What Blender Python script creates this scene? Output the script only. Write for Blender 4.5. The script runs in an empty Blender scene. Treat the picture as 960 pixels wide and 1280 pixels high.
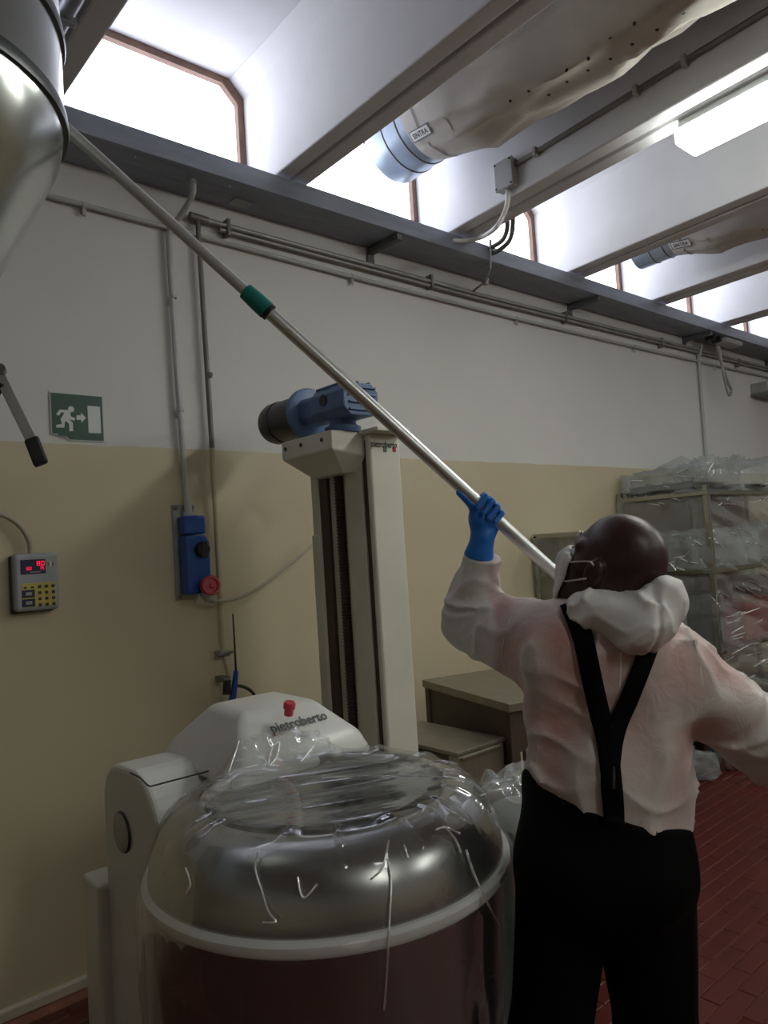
import bpy, bmesh, math, random
import numpy as np
from mathutils import Vector, Matrix
random.seed(7); np.random.seed(7)
scene = bpy.context.scene
COL = scene.collection
PI = math.pi

# ------------------------------------------------------------------ camera
F_PX = 925.0; CX, CY = 480.0, 640.0
EYE = np.array([0.0, 0.0, 1.55])
def _cam_axes():
    X = np.array([1540 - CX, 617 - CY, F_PX]); X /= np.linalg.norm(X)
    hd = np.array([1, -0.0634, 0.0]); hd /= np.linalg.norm(hd)
    U = np.cross(hd, X); U /= np.linalg.norm(U)
    if U[1] > 0: U = -U
    Y = np.cross(U, X)
    if Y[2] < 0: Y = -Y
    return np.array([X, Y, U])
RC = _cam_axes()                      # world = RC @ cam  (cam: x right, y down, z forward)
cd = bpy.data.cameras.new('camera'); cam = bpy.data.objects.new('camera', cd); COL.objects.link(cam)
m = Matrix.Identity(4)
for i in range(3):
    m[i][0] = RC[i][0]; m[i][1] = -RC[i][1]; m[i][2] = -RC[i][2]; m[i][3] = EYE[i]
cam.matrix_world = m
cd.sensor_fit = 'VERTICAL'; cd.sensor_height = 36.0; cd.lens = F_PX / 1280 * 36.0
cd.clip_start = 0.02; cd.clip_end = 100
scene.camera = cam

# ------------------------------------------------------------------ world and exposure
w = bpy.data.worlds.new('overcast'); scene.world = w; w.use_nodes = True
w.node_tree.nodes['Background'].inputs[0].default_value = (0.78, 0.87, 1.0, 1)
w.node_tree.nodes['Background'].inputs[1].default_value = 1.0
scene.view_settings.view_transform = 'Standard'
try: scene.view_settings.look = 'None'
except Exception: pass
scene.view_settings.gamma = 1.0
scene.view_settings.use_curve_mapping = False
scene.view_settings.exposure = 0.45
LAMP_STRENGTH = 17.5      # fluorescent diffusers
PANE_STRENGTH = 3.3       # daylight in the obscured clerestory panes

# ------------------------------------------------------------------ pixel helpers (photo is 960 x 1280)
def ray(x, y): return RC @ np.array([(x - CX) / F_PX, (y - CY) / F_PX, 1.0])
def at_d(x, y, d): return EYE + ray(x, y) * d
def on_y(x, y, Y): r = ray(x, y); return EYE + r * (Y / r[1])
def on_x(x, y, X): r = ray(x, y); return EYE + r * (X / r[0])
def on_z(x, y, Z): r = ray(x, y); return EYE + r * ((Z - EYE[2]) / r[2])
def proj(p):
    q = RC.T @ (np.array(p, float) - EYE); return CX + F_PX * q[0] / q[2], CY + F_PX * q[1] / q[2], q[2]
def camp(x, y, d): return np.array([(x - CX) / F_PX * d, (y - CY) / F_PX * d, d])
def to_world(P): return P @ RC.T + EYE

# ------------------------------------------------------------------ materials
def new_mat(name):
    mt = bpy.data.materials.new(name); mt.use_nodes = True
    return mt, mt.node_tree.nodes, mt.node_tree.links, mt.node_tree.nodes['Principled BSDF']
def mat(name, col, rough=0.5, metal=0.0, var=0.08, scale=6.0, bump=0.0, bscale=60.0, stretch=None, rvar=0.0, spec=None):
    mt, N, L, B = new_mat(name)
    tc = N.new('ShaderNodeNewGeometry'); vec = tc.outputs['Position']
    if stretch:
        mp = N.new('ShaderNodeMapping'); mp.inputs['Scale'].default_value = stretch
        L.new(vec, mp.inputs['Vector']); vec = mp.outputs['Vector']
    nz = N.new('ShaderNodeTexNoise'); nz.inputs['Scale'].default_value = scale; nz.inputs['Detail'].default_value = 5
    L.new(vec, nz.inputs['Vector'])
    rp = N.new('ShaderNodeValToRGB'); L.new(nz.outputs['Fac'], rp.inputs['Fac'])
    c = np.array(col)
    rp.color_ramp.elements[0].position = 0.3; rp.color_ramp.elements[1].position = 0.7
    rp.color_ramp.elements[0].color = (*(c * (1 - var)), 1); rp.color_ramp.elements[1].color = (*np.minimum(c * (1 + var), 1), 1)
    L.new(rp.outputs['Color'], B.inputs['Base Color'])
    B.inputs['Roughness'].default_value = rough; B.inputs['Metallic'].default_value = metal
    if spec is not None: B.inputs['Specular IOR Level'].default_value = spec
    if rvar:
        mr = N.new('ShaderNodeMapRange'); L.new(nz.outputs['Fac'], mr.inputs['Value'])
        mr.inputs['To Min'].default_value = rough - rvar; mr.inputs['To Max'].default_value = rough + rvar
        L.new(mr.outputs['Result'], B.inputs['Roughness'])
    if bump:
        n2 = N.new('ShaderNodeTexNoise'); n2.inputs['Scale'].default_value = bscale; n2.inputs['Detail'].default_value = 4
        L.new(vec, n2.inputs['Vector'])
        bp = N.new('ShaderNodeBump'); bp.inputs['Strength'].default_value = bump; bp.inputs['Distance'].default_value = 0.01
        L.new(n2.outputs['Fac'], bp.inputs['Height']); L.new(bp.outputs['Normal'], B.inputs['Normal'])
    return mt
def emis(name, col, s):
    mt, N, L, B = new_mat(name)
    B.inputs['Base Color'].default_value = (*col, 1); B.inputs['Roughness'].default_value = 0.5
    B.inputs['Emission Color'].default_value = (*col, 1); B.inputs['Emission Strength'].default_value = s
    return mt
def film_mat(name, tint=(0.93, 0.95, 0.95), haze=0.05, gl=0.16, rough=0.08, bscale=22.0, bump=0.5, streak=None, fres=0.32):
    """thin clear plastic: see-through with a sheen that grows at grazing angles and crumple relief"""
    mt, N, L, B = new_mat(name)
    N.remove(B); out = N['Material Output']
    geo = N.new('ShaderNodeNewGeometry')
    mp = N.new('ShaderNodeMapping'); mp.inputs['Scale'].default_value = streak or (1, 1, 1); L.new(geo.outputs['Position'], mp.inputs['Vector'])
    nz = N.new('ShaderNodeTexNoise'); nz.inputs['Scale'].default_value = bscale; nz.inputs['Detail'].default_value = 3; nz.inputs['Distortion'].default_value = 1.2
    L.new(mp.outputs['Vector'], nz.inputs['Vector'])
    bp = N.new('ShaderNodeBump'); bp.inputs['Strength'].default_value = bump; bp.inputs['Distance'].default_value = 0.02
    L.new(nz.outputs['Fac'], bp.inputs['Height'])
    tr = N.new('ShaderNodeBsdfTransparent'); tr.inputs['Color'].default_value = (*tint, 1)
    df = N.new('ShaderNodeBsdfDiffuse'); df.inputs['Color'].default_value = (0.8, 0.82, 0.82, 1)
    go = N.new('ShaderNodeBsdfGlossy'); go.inputs['Roughness'].default_value = rough; go.inputs['Color'].default_value = (1, 1, 1, 1)
    L.new(bp.outputs['Normal'], go.inputs['Normal']); L.new(bp.outputs['Normal'], df.inputs['Normal'])
    lw = N.new('ShaderNodeLayerWeight'); lw.inputs['Blend'].default_value = 0.25; L.new(bp.outputs['Normal'], lw.inputs['Normal'])
    ma = N.new('ShaderNodeMath'); ma.operation = 'MULTIPLY_ADD'; ma.inputs[1].default_value = fres; ma.inputs[2].default_value = gl
    L.new(lw.outputs['Fresnel'], ma.inputs[0])
    at = N.new('ShaderNodeAttribute'); at.attribute_name = 'pleat'
    hz = N.new('ShaderNodeMath'); hz.operation = 'MULTIPLY_ADD'; hz.inputs[1].default_value = 0.30; hz.inputs[2].default_value = haze; L.new(at.outputs['Fac'], hz.inputs[0])
    m1 = N.new('ShaderNodeMixShader'); L.new(hz.outputs[0], m1.inputs[0]); L.new(tr.outputs[0], m1.inputs[1]); L.new(df.outputs[0], m1.inputs[2])
    m2 = N.new('ShaderNodeMixShader'); L.new(ma.outputs[0], m2.inputs[0]); L.new(m1.outputs[0], m2.inputs[1]); L.new(go.outputs[0], m2.inputs[2])
    L.new(m2.outputs[0], out.inputs['Surface'])
    return mt
M = {}
def wall_mat():
    mt, N, L, B = new_mat('two_tone_wall_paint')
    geo = N.new('ShaderNodeNewGeometry'); sp = N.new('ShaderNodeSeparateXYZ'); L.new(geo.outputs['Position'], sp.inputs[0])
    n1 = N.new('ShaderNodeTexNoise'); n1.inputs['Scale'].default_value = 9; n1.inputs['Detail'].default_value = 4; L.new(geo.outputs['Position'], n1.inputs['Vector'])
    a = N.new('ShaderNodeMath'); a.operation = 'MULTIPLY_ADD'; a.inputs[1].default_value = 0.012; L.new(n1.outputs['Fac'], a.inputs[0]); L.new(sp.outputs['Z'], a.inputs[2])
    g = N.new('ShaderNodeMath'); g.operation = 'GREATER_THAN'; g.inputs[1].default_value = 2.032; L.new(a.outputs[0], g.inputs[0])
    n2 = N.new('ShaderNodeTexNoise'); n2.inputs['Scale'].default_value = 1.3; n2.inputs['Detail'].default_value = 6; L.new(geo.outputs['Position'], n2.inputs['Vector'])
    def two(c0, c1):
        r = N.new('ShaderNodeValToRGB'); r.color_ramp.elements[0].position = 0.3; r.color_ramp.elements[1].position = 0.7
        r.color_ramp.elements[0].color = (*c0, 1); r.color_ramp.elements[1].color = (*c1, 1); L.new(n2.outputs['Fac'], r.inputs['Fac']); return r
    up = two((0.66, 0.66, 0.63), (0.71, 0.70, 0.67)); lo = two((0.55, 0.482, 0.325), (0.60, 0.525, 0.362))
    mx = N.new('ShaderNodeMix'); mx.data_type = 'RGBA'; L.new(g.outputs[0], mx.inputs[0]); L.new(lo.outputs[0], mx.inputs[6]); L.new(up.outputs[0], mx.inputs[7])
    L.new(mx.outputs[2], B.inputs['Base Color'])
    rr = N.new('ShaderNodeMapRange'); L.new(g.outputs[0], rr.inputs['Value']); rr.inputs['To Min'].default_value = 0.42; rr.inputs['To Max'].default_value = 0.75
    L.new(rr.outputs['Result'], B.inputs['Roughness'])
    b = N.new('ShaderNodeBump'); b.inputs['Strength'].default_value = 0.06; b.inputs['Distance'].default_value = 0.01
    n3 = N.new('ShaderNodeTexNoise'); n3.inputs['Scale'].default_value = 25; L.new(geo.outputs['Position'], n3.inputs['Vector']); L.new(n3.outputs['Fac'], b.inputs['Height'])
    L.new(b.outputs['Normal'], B.inputs['Normal'])
    return mt
M['wall'] = wall_mat()
M['ceil'] = mat('white_painted_concrete', (0.70, 0.70, 0.71), 0.75, var=0.05, scale=3, bump=0.08, bscale=30)
M['grout'] = mat('dark_red_grout', (0.20, 0.10, 0.075), 0.8, var=0.2, scale=8)
M['tile'] = mat('red_klinker_tile', (0.085, 0.011, 0.0065), 0.36, var=0.18, scale=4, rvar=0.08, bump=0.05, bscale=40)
M['groutline'] = mat('pale_worn_grout', (0.26, 0.10, 0.065), 0.8, var=0.35, scale=7)
M['base'] = mat('cream_skirting', (0.55, 0.52, 0.43), 0.5)
M['tray'] = mat('galvanised_tray_grey', (0.27, 0.285, 0.33), 0.45, 0.35, var=0.12, scale=5, stretch=(1, 6, 6))
M['traydark'] = mat('dark_steel_bracket', (0.13, 0.135, 0.14), 0.5, 0.4)
M['galv'] = mat('grey_galvanised_pipe', (0.36, 0.36, 0.34), 0.45, 0.4, var=0.15, scale=12)
M['pvc'] = mat('grey_plastic_conduit', (0.46, 0.47, 0.46), 0.45, var=0.06)
M['pvcbeige'] = mat('pipe_painted_beige', (0.52, 0.46, 0.30), 0.45, var=0.08)
M['darkpipe'] = mat('dull_dark_pipe', (0.20, 0.19, 0.17), 0.5, 0.3, var=0.2)
M['wframe'] = mat('brown_window_frame', (0.17, 0.095, 0.065), 0.6, var=0.25, scale=14)
M['pane'] = emis('obscured_daylight_pane', (0.86, 0.89, 1.0), PANE_STRENGTH)
M['collar'] = mat('galvanised_duct_collar', (0.42, 0.50, 0.60), 0.32, 0.6, var=0.08)
M['fabric'] = mat('beige_duct_fabric', (0.62, 0.585, 0.53), 0.8, var=0.10, scale=5, bump=0.45, bscale=11)
M['hole'] = mat('dark_perforation', (0.06, 0.055, 0.05), 0.9)
M['white'] = mat('white_plastic', (0.8, 0.8, 0.78), 0.45, var=0.03)
M['black'] = mat('black_rubber', (0.012, 0.012, 0.013), 0.5, var=0.2)
M['lamp'] = emis('fluorescent_diffuser', (0.97, 1.0, 0.93), LAMP_STRENGTH)
M['lampbody'] = mat('lamp_housing_grey', (0.55, 0.56, 0.55), 0.4)
M['steel'] = mat('brushed_stainless', (0.42, 0.42, 0.40), 0.24, 1.0, var=0.08, scale=3, stretch=(1, 1, 14), rvar=0.06)
M['steelbowl'] = mat('polished_stainless_bowl', (0.40, 0.395, 0.38), 0.27, 1.0, var=0.05, scale=3, rvar=0.05)
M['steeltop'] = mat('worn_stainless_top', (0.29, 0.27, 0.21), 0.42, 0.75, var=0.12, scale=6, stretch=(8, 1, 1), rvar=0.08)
M['steeldark'] = mat('dark_brown_steel', (0.085, 0.06, 0.043), 0.5, 0.3, var=0.15)  # even dark brown for side panels, rails, legs and carcass
M['hopper'] = mat('hopper_stainless', (0.60, 0.62, 0.59), 0.20, 1.0, var=0.06, scale=2, rvar=0.05)
M['hopperdark'] = mat('hopper_band_dark', (0.09, 0.095, 0.10), 0.35, 0.6)
M['mixwhite'] = mat('mixer_white_enamel', (0.66, 0.66, 0.62), 0.32, var=0.03)
M['cream'] = mat('lifter_cream_enamel', (0.63, 0.63, 0.54), 0.35, var=0.04, bump=0.03, bscale=15)
M['creamside'] = mat('lifter_side_cream', (0.58, 0.58, 0.48), 0.42, var=0.08)  # a little darker and more varied than the panel cream
M['slot'] = mat('dark_slot', (0.035, 0.026, 0.022), 0.45, var=0.3)  # near-black brown for the back of the slot
M['screw'] = mat('oily_screw_steel', (0.075, 0.055, 0.048), 0.35, 0.7, var=0.2)
M['blueiron'] = mat('blue_gearbox_paint', (0.085, 0.15, 0.30), 0.45, var=0.12, scale=20)
M['motor'] = mat('black_motor_shell', (0.012, 0.012, 0.016), 0.38, var=0.2)
M['green'] = mat('exit_sign_green', (0.004, 0.055, 0.033), 0.35, var=0.1)
M['signwhite'] = mat('exit_sign_white', (0.62, 0.66, 0.66), 0.4, var=0.03)
M['bluebox'] = mat('socket_blue_plastic', (0.012, 0.07, 0.30), 0.35, var=0.08)
M['red'] = mat('plug_red_plastic', (0.42, 0.012, 0.02), 0.35, var=0.08)
M['pinkred'] = mat('button_red', (0.60, 0.06, 0.08), 0.35)
M['keygrey'] = mat('keypad_grey_case', (0.36, 0.38, 0.40), 0.4)
M['keyyellow'] = mat('keypad_yellow_panel', (0.52, 0.44, 0.10), 0.45)
M['keynavy'] = mat('keypad_navy_panel', (0.018, 0.018, 0.07), 0.35)
M['digit'] = emis('red_led_digit', (1.0, 0.03, 0.10), 0.35)
M['greenled'] = mat('small_green_mark', (0.02, 0.20, 0.09), 0.4)
M['cable'] = mat('beige_cable', (0.42, 0.38, 0.29), 0.5)
M['textdark'] = mat('dark_grey_lettering', (0.07, 0.08, 0.08), 0.4)
M['alu'] = mat('satin_aluminium_pole', (0.66, 0.67, 0.67), 0.33, 0.75, var=0.04)
M['alugrey'] = mat('grey_inner_tube', (0.50, 0.51, 0.52), 0.4, 0.3, var=0.05)
M['teal'] = mat('teal_plastic_collar', (0.0, 0.20, 0.17), 0.4, var=0.08)
M['film'] = film_mat('clear_film_on_mixer', tint=(0.90, 0.91, 0.91), haze=0.05, gl=0.03, rough=0.09, bscale=5.0, bump=0.10, fres=0.2)
M['filmrack'] = film_mat('clear_film_on_racks', tint=(0.88, 0.90, 0.89), haze=0.20, gl=0.02, rough=0.05, bscale=14.0, bump=0.2, fres=0.16)
M['filmgreen'] = film_mat('greenish_film', tint=(0.80, 0.84, 0.78), haze=0.17, gl=0.015, rough=0.08, bscale=8.0, bump=0.15, fres=0.15)
M['bingrey'] = mat('grey_bin_plastic', (0.24, 0.25, 0.24), 0.45)
M['crate_red'] = mat('red_crate_plastic', (0.30, 0.02, 0.03), 0.45)
M['crate_blue'] = mat('blue_crate_plastic', (0.02, 0.04, 0.22), 0.45)
M['lightblue'] = mat('light_blue_plastic', (0.06, 0.30, 0.42), 0.4)
M['boxgrey'] = mat('pale_grey_box', (0.33, 0.34, 0.32), 0.55)
M['dark'] = mat('dark_grey_metal', (0.05, 0.05, 0.05), 0.45, 0.3)

# ------------------------------------------------------------------ mesh helpers
class MB:
    def __init__(s): s.v = []; s.f = []
    def add(s, vs, fs):
        o = len(s.v); s.v += [tuple(map(float, q)) for q in vs]; s.f += [tuple(i + o for i in q) for q in fs]; return s
    def hexa(s, lo, hi):            # two quads (4 points each), bottom ring then top ring
        return s.add(list(lo) + list(hi), [(3, 2, 1, 0), (4, 5, 6, 7), (0, 1, 5, 4), (1, 2, 6, 5), (2, 3, 7, 6), (3, 0, 4, 7)])
    def box(s, x0, x1, y0, y1, z0, z1, R=None, piv=None):
        q = [(x0, y0, z0), (x1, y0, z0), (x1, y1, z0), (x0, y1, z0), (x0, y0, z1), (x1, y0, z1), (x1, y1, z1), (x0, y1, z1)]
        if R is not None:
            pv = Vector(piv or (0, 0, 0)); q = [tuple(R @ (Vector(p) - pv) + pv) for p in q]
        return s.hexa(q[:4], q[4:])
    def obox(s, c, ax, ay, az):     # oriented box: centre and three half-axis vectors
        c, ax, ay, az = [np.array(k, float) for k in (c, ax, ay, az)]
        lo = [c - ax - ay - az, c + ax - ay - az, c + ax + ay - az, c - ax + ay - az]
        hi = [p + 2 * az for p in lo]; return s.hexa(lo, hi)
    def prism(s, poly, fn0, fn1):   # polygon of 2-D points mapped by two functions
        n = len(poly); a = [fn0(p) for p in poly]; b = [fn1(p) for p in poly]
        return s.add(a + b, [tuple(range(n))[::-1], tuple(range(n, 2 * n))] + [(i, (i + 1) % n, (i + 1) % n + n, i + n) for i in range(n)])
    def lathe(s, prof, c=(0, 0, 0), axis=(0, 0, 1), n=48, cap=False):
        ax = Vector(axis).normalized(); t = Vector((1, 0, 0)) if abs(ax.x) < 0.9 else Vector((0, 1, 0))
        u = ax.cross(t).normalized(); w_ = ax.cross(u); c = Vector(c); vs = []; fs = []
        for (r, h) in prof:
            for k in range(n):
                a = 2 * PI * k / n; vs.append(c + ax * h + (u * math.cos(a) + w_ * math.sin(a)) * r)
        for j in range(len(prof) - 1):
            for k in range(n):
                fs.append((j * n + k, j * n + (k + 1) % n, (j + 1) * n + (k + 1) % n, (j + 1) * n + k))
        if cap: fs.append(tuple(range(n))[::-1]); fs.append(tuple((len(prof) - 1) * n + k for k in range(n)))
        return s.add(vs, fs)
    def tube(s, pts, r, n=10, smooth=0, cap=True):
        P = [Vector(p) for p in pts]
        if smooth: P = catmull(P, smooth)
        rs = r if isinstance(r, (list, tuple)) else None
        vs = []; fs = []; prev = None
        for i, p in enumerate(P):
            t = (P[min(i + 1, len(P) - 1)] - P[max(i - 1, 0)]).normalized()
            if prev is None:
                a = Vector((0, 0, 1)) if abs(t.z) < 0.9 else Vector((1, 0, 0)); u = t.cross(a).normalized()
            else:
                u = (prev - t * prev.dot(t)).normalized()
            prev = u; w_ = t.cross(u)
            rr = r if rs is None else rs[0] + (rs[1] - rs[0]) * i / (len(P) - 1)
            for k in range(n):
                a = 2 * PI * k / n; vs.append(p + (u * math.cos(a) + w_ * math.sin(a)) * rr)
        for j in range(len(P) - 1):
            for k in range(n): fs.append((j * n + k, j * n + (k + 1) % n, (j + 1) * n + (k + 1) % n, (j + 1) * n + k))
        if cap: fs.append(tuple(range(n))[::-1]); fs.append(tuple((len(P) - 1) * n + k for k in range(n)))
        return s.add(vs, fs)
    def build(s, name, mt, parent=None, smooth=False, bevel=0.0, seg=2, **tags):
        me = bpy.data.meshes.new(name)
        o = bpy.data.objects.new(name, me); COL.objects.link(o)
        root = parent
        while root is not None and root.parent is not None: root = root.parent
        off = Vector(root.location) if root is not None else Vector((0, 0, 0))
        if parent is None and s.v:           # own origin at the middle of its base
            a = np.array(s.v); off = Vector(((a[:, 0].min() + a[:, 0].max()) / 2, (a[:, 1].min() + a[:, 1].max()) / 2, a[:, 2].min()))
            o.location = off
        me.from_pydata([(x - off.x, y - off.y, z - off.z) for x, y, z in s.v], [], s.f)
        bm = bmesh.new(); bm.from_mesh(me); bmesh.ops.recalc_face_normals(bm, faces=bm.faces); bm.to_mesh(me); bm.free()
        me.materials.append(M[mt] if isinstance(mt, str) else mt)
        if smooth:
            me.polygons.foreach_set('use_smooth', [True] * len(me.polygons))
            if smooth != 'all': me.set_sharp_from_angle(angle=math.radians(40))
        if parent is not None: o.parent = parent
        if bevel:
            b = o.modifiers.new('bevel', 'BEVEL'); b.width = bevel; b.segments = seg; b.limit_method = 'ANGLE'; b.angle_limit = math.radians(30)
        for k, v in tags.items(): o[k] = v
        return o
def catmull(P, n):
    out = []
    for i in range(len(P) - 1):
        p0 = P[max(i - 1, 0)]; p1 = P[i]; p2 = P[i + 1]; p3 = P[min(i + 2, len(P) - 1)]
        for k in range(n):
            t = k / n
            out.append(0.5 * ((2 * p1) + (p2 - p0) * t + (2 * p0 - 5 * p1 + 4 * p2 - p3) * t * t + (3 * p1 - p0 - 3 * p2 + p3) * t ** 3))
    out.append(P[-1]); return out
def thing(name, label, cat, loc, group=None):
    o = bpy.data.objects.new(name, None); COL.objects.link(o); o.location = Vector([float(q) for q in loc]); o.empty_display_size = 0.1
    o['label'] = label; o['category'] = cat
    if group: o['group'] = group
    return o
def mesh_np(name, V, Fq, mt, parent=None, smooth=True, attrs=None):
    me = bpy.data.meshes.new(name); o = bpy.data.objects.new(name, me); COL.objects.link(o)
    root = parent
    while root is not None and root.parent is not None: root = root.parent
    V = np.array(V, float)
    off = np.array(root.location) if root is not None else np.array([(V[:, 0].min() + V[:, 0].max()) / 2, (V[:, 1].min() + V[:, 1].max()) / 2, V[:, 2].min()])
    if root is None: o.location = off
    V = V - off; k = Fq.shape[1]
    me.vertices.add(len(V)); me.vertices.foreach_set('co', V.astype(np.float32).ravel())
    me.loops.add(Fq.size); me.loops.foreach_set('vertex_index', Fq.astype(np.int32).ravel())
    me.polygons.add(len(Fq)); me.polygons.foreach_set('loop_start', np.arange(0, Fq.size, k, dtype=np.int32))
    me.polygons.foreach_set('loop_total', np.full(len(Fq), k, dtype=np.int32))
    me.update(calc_edges=True); me.validate()
    if smooth: me.polygons.foreach_set('use_smooth', [True] * len(me.polygons))
    me.materials.append(M[mt] if isinstance(mt, str) else mt)
    for an, av in (attrs or {}).items():
        at = me.attributes.new(an, 'FLOAT', 'POINT'); at.data.foreach_set('value', np.asarray(av, np.float32))
    if parent is not None: o.parent = parent
    return o
def text_mesh(name, body, origin, right, up, width, mt, parent=None, shear=0.0, depth=0.0008, wscale=1.0, bold=0.018, **tags):
    """lettering as thin raised geometry; width is the total run along 'right'"""
    cu = bpy.data.curves.new(name, 'FONT'); cu.body = body; cu.shear = shear; cu.resolution_u = 2; cu.offset = bold
    to = bpy.data.objects.new(name, cu); COL.objects.link(to)
    dg = bpy.context.evaluated_depsgraph_get(); me = bpy.data.meshes.new_from_object(to.evaluated_get(dg))
    co = np.array([v.co[:] for v in me.vertices]); fs = [tuple(p.vertices) for p in me.polygons]
    bpy.data.objects.remove(to); bpy.data.curves.remove(cu); bpy.data.meshes.remove(me)
    x0 = co[:, 0].min(); sc = width / (co[:, 0].max() - x0)
    r = np.array(right, float); r /= np.linalg.norm(r); u = np.array(up, float); u -= r * u.dot(r); u /= np.linalg.norm(u); n = np.cross(r, u)
    mb = MB(); base = np.array(origin, float)
    V = [base + r * (p[0] - x0) * sc + u * p[1] * sc * wscale + n * depth for p in co]
    mb.add(V, fs)
    return mb.build(name, mt, parent, **tags)
# numpy value noise
_perm = np.random.RandomState(3).rand(64, 64, 64).astype(np.float32)
def vnoise(P, fr, sd=0.0):
    q = np.asarray(P, np.float32) * fr + sd * 7.31 + 100; i = np.floor(q).astype(int); t = q - i; t = t * t * (3 - 2 * t); i &= 63; j = (i + 1) & 63
    a = lambda x, y, z: _perm[x, y, z]
    x0, y0, z0 = i[..., 0], i[..., 1], i[..., 2]; x1, y1, z1 = j[..., 0], j[..., 1], j[..., 2]
    tx, ty, tz = t[..., 0], t[..., 1], t[..., 2]
    c = lambda y, z: a(x0, y, z) * (1 - tx) + a(x1, y, z) * tx
    return (c(y0, z0) * (1 - ty) + c(y1, z0) * ty) * (1 - tz) + (c(y0, z1) * (1 - ty) + c(y1, z1) * ty) * tz
def ridged(P, fr, sd=0.0): return 1 - np.abs(2 * vnoise(P, fr, sd) - 1)
# ================================================================== the setting
WY = 2.935                 # wall with the windows
X0, X1, Y0 = -3.2, 11.5, -5.2
ZB, ZS = 3.25, 3.80        # beam soffit, slab soffit
floor = MB().box(X0, X1, Y0, WY, -0.12, -0.006).build('floor', 'groutline', kind='structure', label='dark red clinker tile floor')
# clinker tiles: rows along the wall, running bond
PY, PX, J = 0.068, 0.236, 0.0035
tile_me = bpy.data.meshes.new('tile')
def tile_mesh(px):
    a, b, e = (px - J) / 2, (PY - J) / 2, 0.0022
    vs = [(-a, -b, -0.008), (a, -b, -0.008), (a, b, -0.008), (-a, b, -0.008), (-a, -b, -e), (a, -b, -e), (a, b, -e), (-a, b, -e),
          (-a + e, -b + e, 0), (a - e, -b + e, 0), (a - e, b - e, 0), (-a + e, b - e, 0)]
    fs = [(0, 1, 5, 4), (1, 2, 6, 5), (2, 3, 7, 6), (3, 0, 4, 7), (4, 5, 9, 8), (5, 6, 10, 9), (6, 7, 11, 10), (7, 4, 8, 11), (8, 9, 10, 11)]
    return vs, fs
tv, tf = tile_mesh(PX)
tile_me.from_pydata(tv, [], tf); tile_me.materials.append(M['tile'])
cells = []
rows = int((WY - Y0) / PY)
for j in range(rows):
    y = 1.146 - PY / 2 + (j - int((1.146 - Y0) / PY)) * PY
    if y + PY / 2 > WY or y - PY / 2 < Y0: continue
    off = (j % 2) * PX / 2 + random.uniform(-0.01, 0.01)
    n = int((X1 - X0) / PX) - 1
    for i in range(n):
        cells.append((X0 + PX * (i + 0.6) + off, y, random.uniform(-0.0009, 0.0006)))
def seen(c):
    px, py, d = proj((c[0], c[1], 0))
    if d < 0.2: return 0
    ok = (860 < px < 965 and 975 < py < 1290) or (840 < px < 965 and 1030 < py < 1290) or (715 < px < 790 and 1190 < py < 1290) or (-5 < px < 125 and 1232 < py < 1290)
    return (1 / d ** 2 if ok else 0)
cells.sort(key=lambda c: -seen(c))
near = [c for c in cells if seen(c) > 0][:290]; rest = cells[len(near):]
fl = Vector(floor.location)
for c in near:
    o = bpy.data.objects.new('tile', tile_me); COL.objects.link(o); o.parent = floor; o.location = Vector(c) - fl
mb = MB(); tva = np.array(tv)
V = (np.array(rest)[:, None, :] + tva[None]).reshape(-1, 3)
Fq = (np.arange(len(rest))[:, None, None] * len(tv) + np.array(tf)[None]).reshape(-1, 4)
st = mesh_np('far_tiles', V, Fq, 'tile', parent=floor, smooth=False); st['kind'] = 'stuff'

MB().box(X0, X1, WY, WY + 0.25, -0.12, ZB).build('wall_back', 'wall', kind='structure', label='wall painted white above and beige below')
MB().box(X0, X1, Y0 - 0.2, Y0, -0.12, ZS).build('wall_front', 'wall', kind='structure')
MB().box(X0 - 0.2, X0, Y0 - 0.2, WY + 0.25, -0.12, ZS).build('wall_left', 'wall', kind='structure')
MB().box(X1, X1 + 0.2, Y0 - 0.2, WY + 0.25, -0.12, ZS).build('wall_right', 'wall', kind='structure')
MB().box(X0, X1, WY - 0.022, WY + 0.01, -0.005, 0.034).build('baseboard_back', 'base', kind='structure', bevel=0.006)
# ribbed precast roof: slab and one beam per rib
beams = [(-2.63, -2.43, 0), (-1.52, -1.32, 0), (-0.41, -0.21, 0), (0.715, 0.915, -0.005), (1.845, 2.02, 0.02), (2.965, 3.165, 0.075), (4.07, 4.27, 0.085), (5.13, 5.345, 0.09),
         (6.25, 6.455, 0.10), (7.38, 7.58, 0.10), (8.5, 8.7, 0.10), (9.6, 9.8, 0.1), (10.7, 10.9, 0.1)]
ceiling = MB().box(X0 - 0.2, X1 + 0.2, Y0 - 0.2, WY + 0.25, ZS, ZS + 0.15).build('ceiling', 'ceil', kind='structure', label='ribbed white concrete roof')
for a, b, s in beams:
    c = (a + b) / 2; h = (b - a) / 2; g = 0.011
    poly = [(-h, ZB), (-g, ZB), (-g, ZB + 0.03), (g, ZB + 0.03), (g, ZB), (h, ZB), (h, ZS - 0.07), (h + 0.075, ZS), (-h - 0.075, ZS), (-h, ZS - 0.07)]
    mk = lambda y: (lambda p: (c + s * (y - 2.75) + p[0], y, p[1]))
    MB().prism(poly, mk(Y0), mk(WY + 0.12)).build('trim_%d' % (beams.index((a, b, s)) + 1), 'ceil', bevel=0.008, kind='structure', label='white concrete roof rib with a groove along its soffit')
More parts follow.
